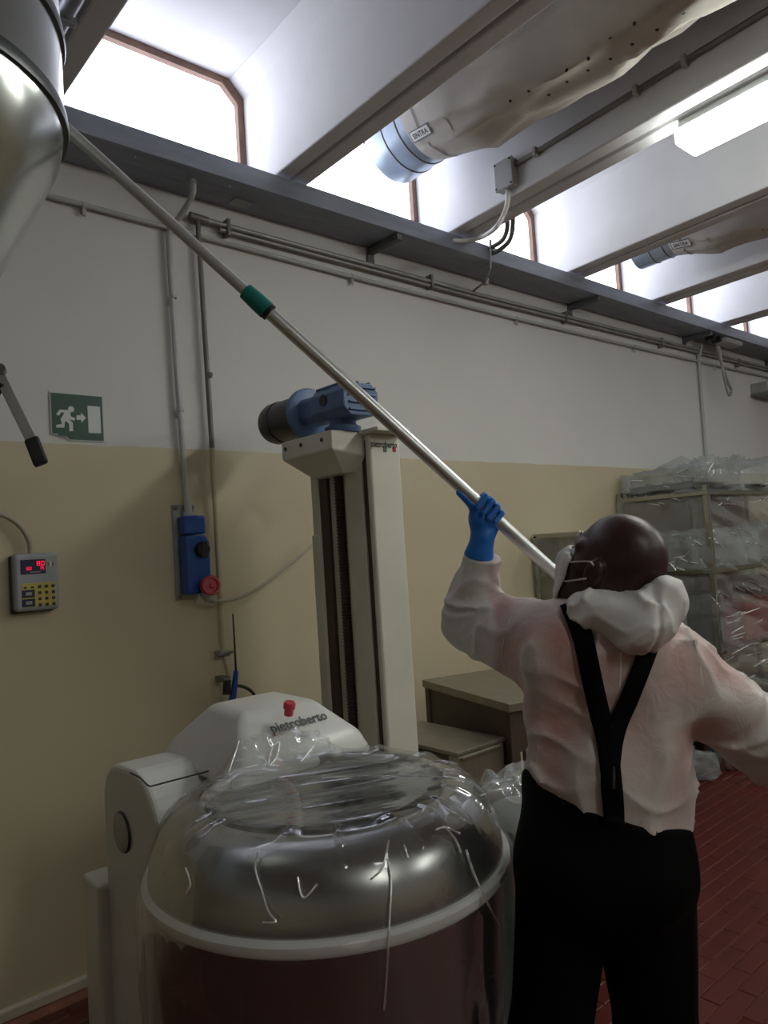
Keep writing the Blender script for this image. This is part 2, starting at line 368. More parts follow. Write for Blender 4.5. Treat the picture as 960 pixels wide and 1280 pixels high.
# windows between the ribs
wn = 0
for k in range(len(beams) - 1):
    a = beams[k][1] + beams[k][2] * (WY - 2.75); b = beams[k + 1][0] + beams[k + 1][2] * (WY - 2.75)
    if b < 0.3 or a > 9: continue
    wn += 1
    W = bpy.data.objects.new('window_%d' % wn, None); COL.objects.link(W); W.location = ((a + b) / 2, WY + 0.05, ZB); W['kind'] = 'structure'
    ch = 0.075
    def outline(d):
        A, B_, zt = a + d, b - d, ZS - d
        return [(A, ZB - 0.0), (B_, ZB - 0.0), (B_, zt - ch), (B_ - ch, zt), (A + ch, zt), (A, zt - ch)]
    o, i_ = outline(0.0), outline(0.034); mb = MB(); n = 6
    y0, y1 = WY + 0.01, WY + 0.06
    vs = [(p[0], y0, p[1]) for p in o] + [(p[0], y0, p[1]) for p in i_] + [(p[0], y1, p[1]) for p in o] + [(p[0], y1, p[1]) for p in i_]
    fs = []
    for q in range(1, 6):
        r = (q + 1) % n
        fs += [(q, r, r + n, q + n), (q + 2 * n, q + 3 * n, r + 3 * n, r + 2 * n), (q + n, r + n, r + 3 * n, q + 3 * n), (q, q + 2 * n, r + 2 * n, r)]
    mb.add(vs, fs); mb.build('frame', 'wframe', W)
    MB().prism(outline(0.03), lambda p: (p[0], y0 + 0.03, p[1]), lambda p: (p[0], y0 + 0.042, p[1])).build('pane', 'pane', W)

# ================================================================== services on the wall
t = thing('cable_tray', 'long grey steel cable tray running along the wall under the windows', 'cable tray', (3.5, 2.8, 3.15))
TO = 2.68
MB().box(-2.5, 10.5, TO, TO + 0.004, 3.15, 3.236).build('outer_lip', 'tray', t, bevel=0.001)
MB().box(-2.5, 10.5, TO + 0.004, TO + 0.115, 3.15, 3.154).build('bottom_plate', 'tray', t)
MB().box(-2.5, 10.5, TO + 0.122, WY - 0.004, 3.156, 3.16).build('bottom_plate', 'tray', t)
MB().box(-2.5, 10.5, WY - 0.005, WY - 0.001, 3.156, 3.236).build('inner_lip', 'tray', t)
MB().box(-2.5, 10.5, TO + 0.004, TO + 0.02, 3.226, 3.23).build('rolled_edge', 'tray', t)
for x in (-0.9, 0.85, 2.56, 4.38, 6.02, 7.7):
    b = MB().box(x, x + 0.035, TO + 0.01, WY - 0.002, 3.118, 3.15).build('bracket', 'traydark', t, bevel=0.002)
    MB().box(x - 0.005, x + 0.04, WY - 0.012, WY - 0.001, 3.05, 3.15).build('wall_plate', 'traydark', b)
for x in (1.2, 1.62, 3.3, 3.55, 5.2):
    MB().lathe([(0.007, 0), (0.007, 0.006), (0.004, 0.009)], (x, TO + 0.05, 3.15), (0, 0, -1), 8, True).build('bolt', 'galv', t)
MB().box(1.70, 1.80, TO + 0.14, TO + 0.21, 3.1535, 3.156).build('pale_patch', 'galv', t)  # small paler grey patch under the tray
def clip_at(p, ax, r, parent, mt='pvc'):
    ax = Vector(ax).normalized()
    q = MB().lathe([(r * 1.02, -0.008), (r * 1.35, -0.008), (r * 1.35, 0.008), (r * 1.02, 0.008)], p, ax, 12)
    o = Vector(p); q.box(o.x - 0.009, o.x + 0.009, o.y, WY - 0.0005, o.z - 0.03, o.z - r * 0.9)
    q.box(o.x - 0.006, o.x + 0.006, o.y - 0.004, o.y + 0.008, o.z - 0.042, o.z - r * 0.9)
    return q.build('pipe_clip', mt, parent)
t = thing('conduit', 'thin grey conduit running level along the white wall, lowest run under the tray', 'conduit', (4.2, WY - 0.025, 2.95))
MB().tube([(-2.0, WY - 0.022, 3.0), (0.97, WY - 0.022, 2.99), (2.43, WY - 0.022, 2.966), (3.8, WY - 0.022, 2.958), (5.2, WY - 0.022, 2.962), (7.75, WY - 0.022, 2.99), (10, WY - 0.022, 3.0)], 0.0105, 10).build('tube', 'pvc', t, smooth=True)
for x, z in ((1.06, 2.988), (2.43, 2.966), (3.78, 2.958), (5.2, 2.962), (6.55, 2.975)): clip_at((x, WY - 0.022, z), (1, 0, 0), 0.0105, t)
t = thing('water_pipe', 'pair of dull grey steel pipes clipped under the cable tray with one black end tee', 'pipe', (4.4, WY - 0.03, 3.03))
MB().tube([(1.545, WY - 0.032, 3.055), (3.4, WY - 0.032, 3.045), (6, WY - 0.032, 3.068), (10, WY - 0.032, 3.09)], 0.0125, 10).build('upper_tube', 'galv', t, smooth=True)
MB().tube([(1.66, WY - 0.03, 3.030), (3.4, WY - 0.03, 3.02), (6, WY - 0.03, 3.044), (10, WY - 0.03, 3.066)], 0.0095, 10).build('lower_tube', 'galv', t, smooth=True)
MB().tube([(1.515, WY - 0.032, 3.057), (1.60, WY - 0.032, 3.053)], 0.018, 12).build('end_tee', 'darkpipe', t, smooth=True)
for x in (1.70, 3.0, 4.3, 5.6, 7.0): MB().box(x - 0.008, x + 0.008, WY - 0.05, WY - 0.0005, 3.005, 3.085).build('pipe_clip', 'darkpipe', t, bevel=0.003)
t = thing('drop_pipe', 'straight pipe down the wall, dark above and beige below, right of the socket box', 'pipe', (1.565, WY - 0.03, 1.0))
MB().tube([(1.553, WY - 0.032, 3.05), (1.565, WY - 0.032, 2.03)], 0.0115, 10).build('grey_length', 'darkpipe', t, smooth=True)
MB().tube([(1.565, WY - 0.032, 2.03), (1.568, WY - 0.032, 1.14)], 0.0115, 10).build('beige_length', 'pvcbeige', t, smooth=True)
MB().tube([(1.568, WY - 0.032, 1.15), (1.59, WY - 0.034, 1.02)], 0.010, 10).build('tail', 'pvcbeige', t, smooth=True)
q = MB().box(1.545, 1.592, WY - 0.05, WY - 0.0005, 1.125, 1.15); q.build('lower_clip', 'galv', t, bevel=0.004)
MB().tube([(1.53, WY - 0.055, 1.135), (1.60, WY - 0.055, 1.142)], 0.006, 8).build('clip_screw', 'darkpipe', t)
MB().tube([(1.555, WY - 0.05, 2.35), (1.57, WY - 0.05, 2.35)], 0.0135, 8).build('joint', 'darkpipe', t)
t = thing('conduit', 'grey plastic conduit dropping from the cable tray to the blue socket box', 'conduit', (1.43, WY - 0.03, 1.77))
MB().tube([(1.47, TO + 0.10, 3.155), (1.47, TO + 0.10, 3.09), (1.45, WY - 0.06, 3.02), (1.418, WY - 0.03, 2.96), (1.414, WY - 0.026, 2.88), (1.42, WY - 0.026, 2.4), (1.434, WY - 0.03, 1.77)], 0.0125, 10, smooth=6).build('tube', 'pvc', t, smooth=True)
MB().lathe([(0.017, 0), (0.017, 0.035), (0.021, 0.036), (0.021, 0.05)], (1.47, TO + 0.10, 3.10), (0, 0, 1), 12, True).build('gland', 'pvc', t, smooth=True)
for z in (2.68, 2.19): clip_at((1.42 + (2.68 - z) * 0.012, WY - 0.026, z), (0, 0, 1), 0.0125, t)
t = thing('conduit', 'thin conduit dropping down the far white wall behind the wrapped racks', 'conduit', (6.24, WY - 0.02, 1.9))
MB().tube([(6.24, WY - 0.06, 3.12), (6.26, WY - 0.03, 3.03), (6.245, WY - 0.02, 2.96), (6.24, WY - 0.02, 1.6)], 0.013, 10, smooth=4).build('tube', 'pvc', t, smooth=True)
# cable loop hanging under the tray and grey box on a bracket
t = thing('hanging_cable', 'loop of grey cable hanging under the cable tray beside the far bracket', 'cable', (6.4, 2.8, 2.75))
pts = [on_y(px, py, 2.80) for px, py in ((896, 432), (902, 455), (910, 478), (914, 488), (912, 494), (909, 488), (903, 460), (898, 430))]
MB().tube(pts, 0.012, 8, smooth=5).build('loop', 'galv', t, smooth=True)
t = thing('roller_box', 'small grey box with black straps hung under the tray end by the hanging cable', 'box', (6.3, 2.75, 3.06))
c = on_y(916, 424, 2.72); MB().box(c[0] - 0.16, c[0] + 0.16, 2.70, 2.82, c[2] - 0.045, 3.152).build('body', 'pvc', t, bevel=0.015)
for dx in (-0.24, -0.36): MB().box(c[0] + dx, c[0] + dx + 0.035, 2.72, 2.80, c[2] - 0.05, 3.152).build('strap', 'black', t, bevel=0.005)
t = thing('wall_bracket_box', 'grey metal box on the far wall under the pipe runs', 'box', (7.7, WY - 0.1, 2.8))
c = on_y(956, 490, WY - 0.08)
MB().box(c[0] - 0.12, c[0] + 0.5, WY - 0.16, WY - 0.0005, c[2] - 0.02, c[2] + 0.08).build('body', 'galv', t, bevel=0.01)
MB().box(c[0] - 0.14, c[0] + 0.5, WY - 0.17, WY - 0.0005, c[2] - 0.045, c[2] - 0.02).build('rail', 'darkpipe', t, bevel=0.004)

# junction box on the third rib with its conduit and flexible hoses
bx = beams[5][0]
def on_rib(px, py, dx=0.0):
    p = on_x(px, py, bx)
    for _ in range(3): p = on_x(px, py, bx + beams[5][2] * (p[1] - 2.75) - dx)
    return p
jb = on_rib(632, 219, 0.03)
t = thing('junction_box', 'pale grey square junction box on the side of the concrete rib beside the fabric duct', 'junction box', (jb[0], jb[1], jb[2] - 0.07))
sx = beams[5][2]
for nm, hw, x0, x1, mt in (('body', 0.055, 0.0, 0.045, 'pvc'), ('lid', 0.058, -0.012, 0.0, 'pvc')):
    MB().box(jb[0] + x0 - 0.01, jb[0] + x1, jb[1] - hw, jb[1] + hw, jb[2] - hw - 0.015, jb[2] + hw + 0.015).build(nm, mt, t, bevel=0.006)
for sy in (-1, 1):
    for sz in (-1, 1): MB().lathe([(0.006, 0), (0.006, 0.003)], (jb[0] - 0.021, jb[1] + sy * 0.046, jb[2] + sz * 0.06), (-1, 0, 0), 8, True).build('lid_screw', 'dark', t)
t = thing('conduit', 'dull conduit clipped along the side of the concrete rib from the junction box', 'conduit', (jb[0], 0.5, jb[2]))
zc = jb[2] + 0.035
def ribx(y): return bx + sx * (y - 2.75)
MB().tube([(ribx(jb[1]) - 0.014, jb[1] - 0.05, zc), (ribx(-3) - 0.014, -3, zc)], 0.013, 10).build('tube', 'darkpipe', t, smooth=True)
for y in (2.05, 1.5, 1.28, 0.8, 0.2): MB().box(ribx(y) - 0.034, ribx(y) + 0.003, y - 0.01, y + 0.01, zc - 0.024, zc + 0.02).build('pipe_clip', 'pvc', t, bevel=0.004)
t = thing('flexible_conduit', 'pale grey flexible conduit curving from the junction box down to the cable tray', 'conduit', (jb[0], 2.6, 3.2))
e0 = np.array([jb[0] + 0.01, jb[1], jb[2] - 0.07])
pts = [e0, on_rib(634, 255, 0.02), on_rib(628, 272, 0.03), on_rib(617, 287, 0.05), on_y(600, 297, 2.60), on_y(580, 301, 2.655), on_y(568, 301, 2.68), (on_y(564, 302, 2.70)[0], 2.72, 3.20)]
MB().tube(pts, 0.0125, 10, smooth=6).build('hose', 'white', t, smooth=True)
t = thing('flexible_conduit', 'two dark flexible hoses looping from the rib over the tray edge beside the pale one', 'conduit', (3.1, 2.6, 3.1))
MB().tube([on_y(640, 245, 2.40), on_y(641, 280, 2.45), on_y(637, 300, 2.55), on_y(625, 312, 2.62), on_y(612, 318, 2.70)], 0.013, 10, smooth=6).build('hose', 'darkpipe', t, smooth=True)
MB().tube([on_y(633, 262, 2.42), on_y(634, 285, 2.48), on_y(628, 300, 2.57), on_y(615, 309, 2.66), on_y(604, 315, 2.74)], 0.013, 10, smooth=6).build('hose', 'darkpipe', t, smooth=True)
t = thing('drip_pipe', 'thin vertical tube crossing the tray lip down to the steel pipes', 'pipe', (3.0, 2.67, 3.0))
p0, p1, p2, p3 = on_y(613, 300, TO - 0.015), on_y(613, 335, TO - 0.015), on_y(607, 352, 2.78), on_y(590, 365, WY - 0.03)
MB().tube([p0, p1, p2, p3], 0.007, 8).build('tube', 'galv', t, smooth=True)
MB().box(p2[0] - 0.016, p2[0] + 0.016, 2.765, 2.80, p2[2] - 0.02, p2[2] + 0.02).build('elbow', 'galv', t, bevel=0.006)
t = thing('conduit', 'round grey conduit hanging under the rib beside the steel hopper', 'conduit', (0.78, 0.5, 3.2))
MB().tube([(0.77, 2.45, 3.222), (0.77, -3, 3.222)], 0.026, 12).build('tube', 'tray', t, smooth=True)
for y in (2.2, 0.9, -0.6): MB().box(0.738, 0.802, y - 0.012, y + 0.012, 3.19, ZB + 0.003).build('pipe_clip', 'tray', t, bevel=0.006)

# ------------------------------------------------------------------ fabric ducts
def duct(cx, cz, r, ya, s, label, lab_xyz=None, group=None, wr=1.0):
    t = thing('fabric_duct', label, 'air duct', (cx, ya, cz - r))
    X = lambda y: cx + s * (y - 2.75)
    def rings(y0, y1, n, rf):
        vs = []; fs = []; m_ = 64
        for j in range(n + 1):
            y = y0 + (y1 - y0) * j / n
            for k in range(m_):
                a = 2 * PI * k / m_; rr, dz = rf(y, a)
                vs.append((X(y) + rr * math.cos(a), y, cz + rr * math.sin(a) + dz))
        for j in range(n):
            for k in range(m_): fs.append((j * m_ + k, j * m_ + (k + 1) % m_, (j + 1) * m_ + (k + 1) % m_, (j + 1) * m_ + k))
        return MB().add(vs, fs)
    rings(ya + 0.15, ya - 0.16, 4, lambda y, a: (r, 0)).build('collar', 'collar', t, smooth=True)
    MB().lathe([(0.001, 0), (r * 0.999, 0), (r * 0.999, 0.01), (0.001, 0.01)], (X(ya + 0.14), ya + 0.14, cz), (0, 1, 0), 40).build('end_cap', 'collar', t, smooth=True)
    MB().tube([(X(ya), ya + 0.03, cz + r * 0.9), (X(ya), ya + 0.03, ZS + 0.004)], 0.012, 8).build('hanger_rod', 'galv', t, smooth=True)
    for y in (ya + 0.02, ya - 0.08):
        rings(y + 0.006, y - 0.006, 2, lambda q, a: (r + 0.004 * (1 - abs(q - y) / 0.006), 0)).build('collar_seam', 'darkpipe', t, smooth=True)
    def rf(y, a):
        k = min(1, max(0, (ya - 0.12 - y) / 0.3))
        p = np.array([[math.cos(a) * 1.2, y * 2.0, math.sin(a) * 1.2]])
        w1 = float(ridged(p, 1.9, 1.0)[0]) ** 4 * 0.034 + float(vnoise(p, 2.6, 4.0)[0]) * 0.03
        low = max(0, -math.sin(a))
        return r * 1.01 + (w1 - 0.012) * k * wr + 0.035 * k * low, -0.012 * k - 0.05 * min(1, max(0, (ya - 0.12 - y)))
    rings(ya - 0.13, -4.0, 110, rf).build('sleeve', 'fabric', t, smooth='all')
    rings(ya - 0.215, ya - 0.227, 2, lambda y, a: (rf(y, a)[0] + 0.003, rf(y, a)[1])).build('strap_clamp', 'darkpipe', t, smooth=True)
    # printed maker's patch on the underside
    a0 = math.radians(-128)
    def S(y, a, h=0.0):
        rr, dz = rf(y, a); rr += h; return np.array([X(y) + rr * math.cos(a), y, cz + rr * math.sin(a) + dz])
    pm = MB(); ys = np.linspace(ya - 0.15, ya - 0.40, 12); as_ = np.linspace(a0 - 0.13, a0 + 0.17, 6); vs = []; fs = []
    for y in ys:
        for a in as_: vs.append(S(y, a, 0.004))
    for j in range(11):
        for k in range(5): fs.append((j * 6 + k, j * 6 + k + 1, (j + 1) * 6 + k + 1, (j + 1) * 6 + k))
    lab = pm.add(vs, fs).build('maker_patch', 'fabric', t, smooth='all')
    o = S(ya - 0.165, a0 - 0.02, 0.011); rt = S(ya - 0.3, a0 - 0.02, 0.011) - o; up = S(ya - 0.165, a0 - 0.3, 0.011) - o
    n = np.cross(rt, up); out = S(ya - 0.165, a0, 0.1) - o
    if n.dot(out) < 0: up = -up; o = S(ya - 0.165, a0 + 0.1, 0.011)
    bgo = o - rt * 0.07 - up / np.linalg.norm(up) * 0.012; ru = rt / np.linalg.norm(rt); uu = up / np.linalg.norm(up); nn = np.cross(ru, uu)
    def plate(x0, x1, y0, y1, d): return [o + ru * q[0] + uu * q[1] + nn * d for q in ((x0, y0), (x1, y0), (x1, y1), (x0, y1))]
    b = MB().add(plate(-0.016, 0.126, -0.014, 0.038, 0.0005), [(0, 1, 2, 3)]); b.build('patch_border', 'textdark', lab)
    b = MB().add(plate(-0.011, 0.121, -0.009, 0.033, 0.001), [(0, 1, 2, 3)]); b.build('patch_ground', 'white', lab)
    text_mesh('lettering', 'SINTRA', o, ru, uu, 0.108, 'black', lab, depth=0.002, wscale=1.05)
    # perforation rows
    hm = None; cnt = 0
    for row, aa in enumerate((-1.95, -1.62)):
        for q in range(16):
            y = ya - 0.72 - q * 0.098 - row * 0.04; a = aa + 0.02 * math.sin(q * 2.1)
            c = S(y, a, 0.0015); c2 = S(y - 0.01, a, 0.0015); c3 = S(y, a + 0.02, 0.0015)
            e1 = (c2 - c) / np.linalg.norm(c2 - c); e2 = (c3 - c) / np.linalg.norm(c3 - c)
            MB().add([c + (e1 * math.cos(k) + e2 * math.sin(k)) * 0.0075 for k in np.linspace(0, 2 * PI, 8, endpoint=False)], [tuple(range(8))]).build('air_hole', 'hole', t)
    return t
duct(2.585, 3.625, 0.20, 2.55, 0.065, 'long beige fabric air duct with a blue grey collar near the junction box')
duct(4.76, 3.50, 0.135, 2.42, 0.085, 'smaller beige fabric air duct with grey collar in the far roof bay')

# ------------------------------------------------------------------ fluorescent lamps under the ribs
def lamp(xc, y0, y1, s, label, group=None, z=3.215):
    t = thing('ceiling_lamp', label, 'lamp', (xc, (y0 + y1) / 2, z), group)
    X = lambda y: xc + s * (y - 1.4)
    def bar(y0, y1, hw0, hw1, z0, z1):
        lo = [(X(y0) - hw0, y0, z0), (X(y0) + hw0, y0, z0), (X(y1) + hw0, y1, z0), (X(y1) - hw0, y1, z0)]
        hi = [(X(y0) - hw1, y0, z1), (X(y0) + hw1, y0, z1), (X(y1) + hw1, y1, z1), (X(y1) - hw1, y1, z1)]
        return MB().hexa(lo, hi)
    bar(y0 + 0.02, y1 - 0.02, 0.088, 0.092, z - 0.06, z - 0.002).build('diffuser', 'lamp', t, bevel=0.015, seg=3)
    bar(y0, y1, 0.1, 0.08, z - 0.002, ZB + 0.003).build('housing', 'lampbody', t, bevel=0.006)
    return t
lamp(3.075, 1.40, -0.12, 0.075, 'bright fluorescent ceiling lamp fixed under the concrete rib with the conduit')
for xc, y0, y1 in ((3.0, -1.6, -3.1), (0.815, -1.4, -2.9), (5.1, 0.2, -1.3), (7.3, 0.2, -1.3)):  # unseen lamps added to brighten the person's back and the room
    lamp(xc, y0, y1, 0.0, 'added unseen fluorescent ceiling lamp, fill light under the roof ribs', 'added ceiling lamps out of the picture')
# ================================================================== wall fittings
# emergency exit sign
SY = WY - 0.004
t = thing('exit_sign', 'green emergency exit sign with running figure, arrow and door, chipped lower corner', 'sign', (1.006, SY, 2.04))
sx0, sx1, sz0, sz1 = 0.906, 1.106, 2.042, 2.224
def spoly(pts, d, nm, mt, thick=0.001):
    f = lambda y: (lambda p: (sx0 + p[0] * 0.2, y, sz0 + p[1] * 0.182))
    return MB().prism(pts, f(SY - d - thick), f(SY - d)).build(nm, mt, t)
spoly([(-0.012, 0.10), (0.10, 0.10), (0.12, 0.06), (0.26, 0.055), (0.30, -0.012), (1.012, -0.012), (1.012, 1.012), (-0.012, 1.012)], 0.0, 'backing_plate', 'signwhite', 0.002)
spoly([(0.008, 0.12), (0.11, 0.12), (0.13, 0.075), (0.28, 0.065), (0.33, 0.008), (0.985, 0.008), (0.985, 0.985), (0.008, 0.985)], 0.0022, 'green_panel', 'green')
spoly([(0.69, 0.17), (0.935, 0.17), (0.935, 0.76), (0.69, 0.76)], 0.0034, 'door_symbol', 'signwhite')
spoly([(0.47, 0.44), (0.56, 0.44), (0.56, 0.38), (0.65, 0.49), (0.56, 0.60), (0.56, 0.54), (0.47, 0.54)], 0.0034, 'arrow_symbol', 'signwhite')
spoly([(0.375 + 0.058 * math.cos(a), 0.66 + 0.064 * math.sin(a)) for a in np.linspace(0, 2 * PI, 16, endpoint=False)], 0.0034, 'figure_head', 'signwhite')
spoly([(0.09, 0.53), (0.14, 0.50), (0.19, 0.58), (0.245, 0.575), (0.17, 0.43), (0.19, 0.33), (0.085, 0.30), (0.085, 0.245), (0.235, 0.255), (0.245, 0.37), (0.265, 0.40), (0.325, 0.34), (0.325, 0.185),
       (0.395, 0.185), (0.395, 0.37), (0.325, 0.445), (0.43, 0.415), (0.44, 0.47), (0.36, 0.505), (0.355, 0.60), (0.31, 0.635), (0.16, 0.635)], 0.0034, 'figure_body', 'signwhite')

# keypad controller on the wall
KY = WY - 0.055
t = thing('keypad_controller', 'grey wall controller with red display and yellow keypad', 'controller', (0.82, WY - 0.03, 1.40))
k0, k1, kz0, kz1 = 0.742, 0.895, 1.400, 1.610
MB().box(k0, k1, KY, WY + 0.001, kz0, kz1).build('case', 'keygrey', t, bevel=0.014, seg=4)
MB().box(k0 - 0.006, k1 - 0.01, WY - 0.02, WY + 0.001, kz0 - 0.006, kz1 - 0.006).build('back_plate', 'dark', t, bevel=0.006)
def kx(a): return k0 + (k1 - k0) * a
def kz(a): return kz1 - (kz1 - kz0) * a
dsp = MB().box(kx(0.14), kx(0.70), KY - 0.002, KY + 0.004, kz(0.36), kz(0.11)).build('display', 'keynavy', t, bevel=0.001)
def seg7(n, x, z, w, h):
    S = {'0': 'abcdef', '1': 'bc', '2': 'abged', '3': 'abgcd', '4': 'fgbc', '5': 'afgcd', '6': 'afgedc', '8': 'abcdefg'}[n]
    q = MB(); th = w * 0.22; y0, y1 = KY - 0.0035, KY - 0.0015
    B = dict(a=(x, x + w, z + h - th, z + h), d=(x, x + w, z, z + th), g=(x, x + w, z + h / 2 - th / 2, z + h / 2 + th / 2), f=(x, x + th, z + h / 2, z + h), b=(x + w - th, x + w, z + h / 2, z + h),
             e=(x, x + th, z, z + h / 2), c=(x + w - th, x + w, z, z + h / 2))
    for s_ in S: a = B[s_]; q.box(a[0], a[1], y0, y1, a[2], a[3])
    q.build('digit', 'digit', dsp)
seg7('8', kx(0.50), kz(0.22), 0.011, 0.016); seg7('0', kx(0.60), kz(0.22), 0.011, 0.016)
for i, n in enumerate('60'): seg7(n, kx(0.27) + i * 0.009, kz(0.29), 0.007, 0.011)
for i, n in enumerate('15'): seg7(n, kx(0.54) + i * 0.010, kz(0.29), 0.008, 0.012)
MB().box(kx(0.34), kx(0.58), KY - 0.003, KY, kz(0.335), kz(0.32)).build('display_strip', 'boxgrey', dsp)
lg = MB().box(kx(0.745), kx(0.79), KY - 0.0015, KY + 0.003, kz(0.235), kz(0.18)).build('mark', 'greenled', t)
MB().box(kx(0.79), kx(0.84), KY - 0.0015, KY + 0.003, kz(0.235), kz(0.18)).build('mark', 'signwhite', t)
MB().box(kx(0.84), kx(0.88), KY - 0.0015, KY + 0.003, kz(0.235), kz(0.18)).build('mark', 'red', t)
yp = MB().box(kx(0.14), kx(0.90), KY - 0.002, KY + 0.004, kz(0.93), kz(0.52)).build('key_panel', 'keyyellow', t, bevel=0.001)
for r in range(4):
    for c in range(3):
        x = kx(0.505 + c * 0.155); z = kz(0.585 + r * 0.105)
        MB().box(x, x + 0.011, KY - 0.005, KY, z - 0.006, z + 0.005).build('key', 'dark', yp, bevel=0.0015)
for c in range(2): MB().box(kx(0.19 + c * 0.16), kx(0.19 + c * 0.16) + 0.010, KY - 0.005, KY, kz(0.605), kz(0.575)).build('key', 'dark', yp, bevel=0.0015)
for a, b in ((0.63, 0.765), (0.785, 0.92)):
    pn = MB().box(kx(0.145), kx(0.43), KY - 0.003, KY, kz(b), kz(a)).build('program_key', 'keynavy', t, bevel=0.001)
    MB().box(kx(0.225), kx(0.365), KY - 0.0045, KY - 0.001, kz(b - 0.04), kz(a + 0.04)).build('key_legend', 'boxgrey', pn)
t = thing('controller_cable', 'beige cable arching into the top of the keypad controller', 'cable', (0.78, WY - 0.03, 1.6))
MB().tube([(0.45, WY - 0.02, 1.74), (0.60, WY - 0.03, 1.765), (0.70, WY - 0.035, 1.758), (0.765, WY - 0.035, 1.72), (0.80, WY - 0.035, 1.66), (0.805, WY - 0.035, 1.605)], 0.0095, 10, smooth=6).build('cable', 'cable', t, smooth=True)

# interlocked socket
t = thing('industrial_socket', 'blue interlocked socket box on a grey steel plate with red plug side', 'socket', (1.435, WY - 0.03, 1.385))
MB().box(1.377, 1.475, WY - 0.012, WY + 0.001, 1.385, 1.785).build('back_plate', 'galv', t, bevel=0.003)
for x, z in ((1.389, 1.772), (1.463, 1.772), (1.389, 1.398)):
    MB().lathe([(0.010, 0), (0.010, 0.006), (0.006, 0.009)], (x, WY - 0.012, z), (0, -1, 0), 10, True).build('plate_screw', 'darkpipe', t)
MB().box(1.395, 1.495, WY - 0.075, WY - 0.01, 1.655, 1.735).build('upper_box', 'bluebox', t, bevel=0.012, seg=3)
MB().lathe([(0.022, 0), (0.022, 0.02), (0.016, 0.022), (0.016, 0.06)], (1.436, WY - 0.035, 1.73), (0, 0, 1), 14, True).build('cable_gland', 'pvc', t, smooth=True)
MB().prism([(1.393, 1.405), (1.486, 1.405), (1.503, 1.45), (1.503, 1.625), (1.486, 1.65), (1.393, 1.65)], lambda p: (p[0], WY - 0.085, p[1]), lambda p: (p[0], WY - 0.01, p[1])).build('lower_box', 'bluebox', t, bevel=0.010, seg=3)
kn = MB().lathe([(0.031, 0), (0.031, 0.02), (0.026, 0.026)], (1.462, WY - 0.085, 1.59), (0, -1, 0), 20, True).build('switch_knob', 'black', t, smooth=True)
MB().box(1.448, 1.476, WY - 0.118, WY - 0.105, 1.556, 1.624).build('knob_grip', 'black', kn, bevel=0.004)
t = thing('power_plug', 'round red industrial plug with a beige cable leading off along the wall', 'plug', (1.48, WY - 0.1, 1.38))
MB().lathe([(0.030, -0.02), (0.034, 0.0), (0.040, 0.004), (0.042, 0.03), (0.038, 0.036), (0.030, 0.036), (0.028, 0.028), (0.001, 0.028)], (1.475, WY - 0.105, 1.435), (-0.1, -1, 0.12), 28).build('plug_ring', 'red', t, smooth=True)
MB().box(1.466, 1.490, WY - 0.142, WY - 0.125, 1.428, 1.446).build('plug_mark', 'pinkred', t, bevel=0.002)
MB().tube([(1.455, WY - 0.10, 1.41), (1.47, WY - 0.10, 1.385), (1.50, WY - 0.095, 1.372)], [0.022, 0.012], 10).build('plug_neck', 'boxgrey', t, smooth=True)
pts = [(1.47, WY - 0.10, 1.385)] + [on_y(px, py, 2.86) for px, py in ((275, 751), (300, 747), (330, 730), (355, 710), (376, 694), (392, 680))]
MB().tube(pts, 0.0065, 8, smooth=6).build('cable', 'cable', t, smooth=True)

# compressed air tap with blue gun
t = thing('air_gun', 'blue air gun with thin black nozzle hanging from a tap low on the wall', 'air gun', (1.6, WY - 0.06, 0.9))
def ay(px, py): return on_y(px, py, WY - 0.07)
MB().tube([ay(284, 850), ay(283, 868)], 0.017, 10).build('tap_body', 'black', t, smooth=True)
MB().box(ay(279, 850)[0], ay(288, 850)[0], WY - 0.075, WY + 0.002, ay(284, 853)[2], ay(284, 846)[2]).build('tap_handle', 'darkpipe', t, bevel=0.003)
MB().tube([ay(295, 838), ay(294, 850), ay(292, 866), ay(289, 880)], [0.010, 0.016], 10, smooth=4).build('gun_body', 'bluebox', t, smooth=True)
MB().tube([ay(291, 767), ay(293, 800), ay(295, 840)], [0.003, 0.005], 8).build('nozzle', 'black', t, smooth=True)
MB().tube([ay(289, 878), ay(287, 893), ay(284, 908)], 0.008, 8).build('spring_hose', 'darkpipe', t, smooth=True)
MB().tube([ay(296, 857), ay(306, 859), ay(316, 866), ay(323, 880), ay(326, 900)], 0.007, 8, smooth=5).build('hose', 'black', t, smooth=True)

# ================================================================== steel hopper hanging at the side
hc = np.array([0.172, 1.53]); HZ = 2.385; HR = 0.334
t = thing('hopper', 'large stainless steel hopper with dark band and tapered cone hanging from the roof', 'hopper', (hc[0], hc[1], 1.72))
c0 = (hc[0], hc[1], 0)
MB().lathe([(HR, HZ + 0.015), (HR, HZ + 0.17)], c0, n=96).build('cylinder_shell', 'hopper', t, smooth=True)
MB().lathe([(HR, HZ + 0.185), (HR, 3.02), (HR * 0.9, 3.10), (0.10, 3.16)], c0, n=96).build('upper_shell', 'hopper', t, smooth=True)
for z in (HZ, HZ + 0.17):
    MB().lathe([(HR - 0.004, z - 0.006), (HR + 0.006, z - 0.006), (HR + 0.008, z + 0.002), (HR + 0.006, z + 0.018), (HR - 0.004, z + 0.018)], c0, n=96).build('band', 'hopperdark', t, smooth=True)
MB().lathe([(HR, HZ), (HR - 0.012, HZ - 0.055), (HR - 0.045, HZ - 0.125), (0.10, HZ - 0.50), (0.09, HZ - 0.58), (0.11, HZ - 0.585), (0.11, HZ - 0.60), (0.085, HZ - 0.60)], c0, n=96).build('cone', 'hopper', t, smooth=True)
MB().lathe([(0.085, 3.14), (0.085, ZS + 0.003)], c0, n=32).build('feed_pipe', 'hopper', t, smooth=True)
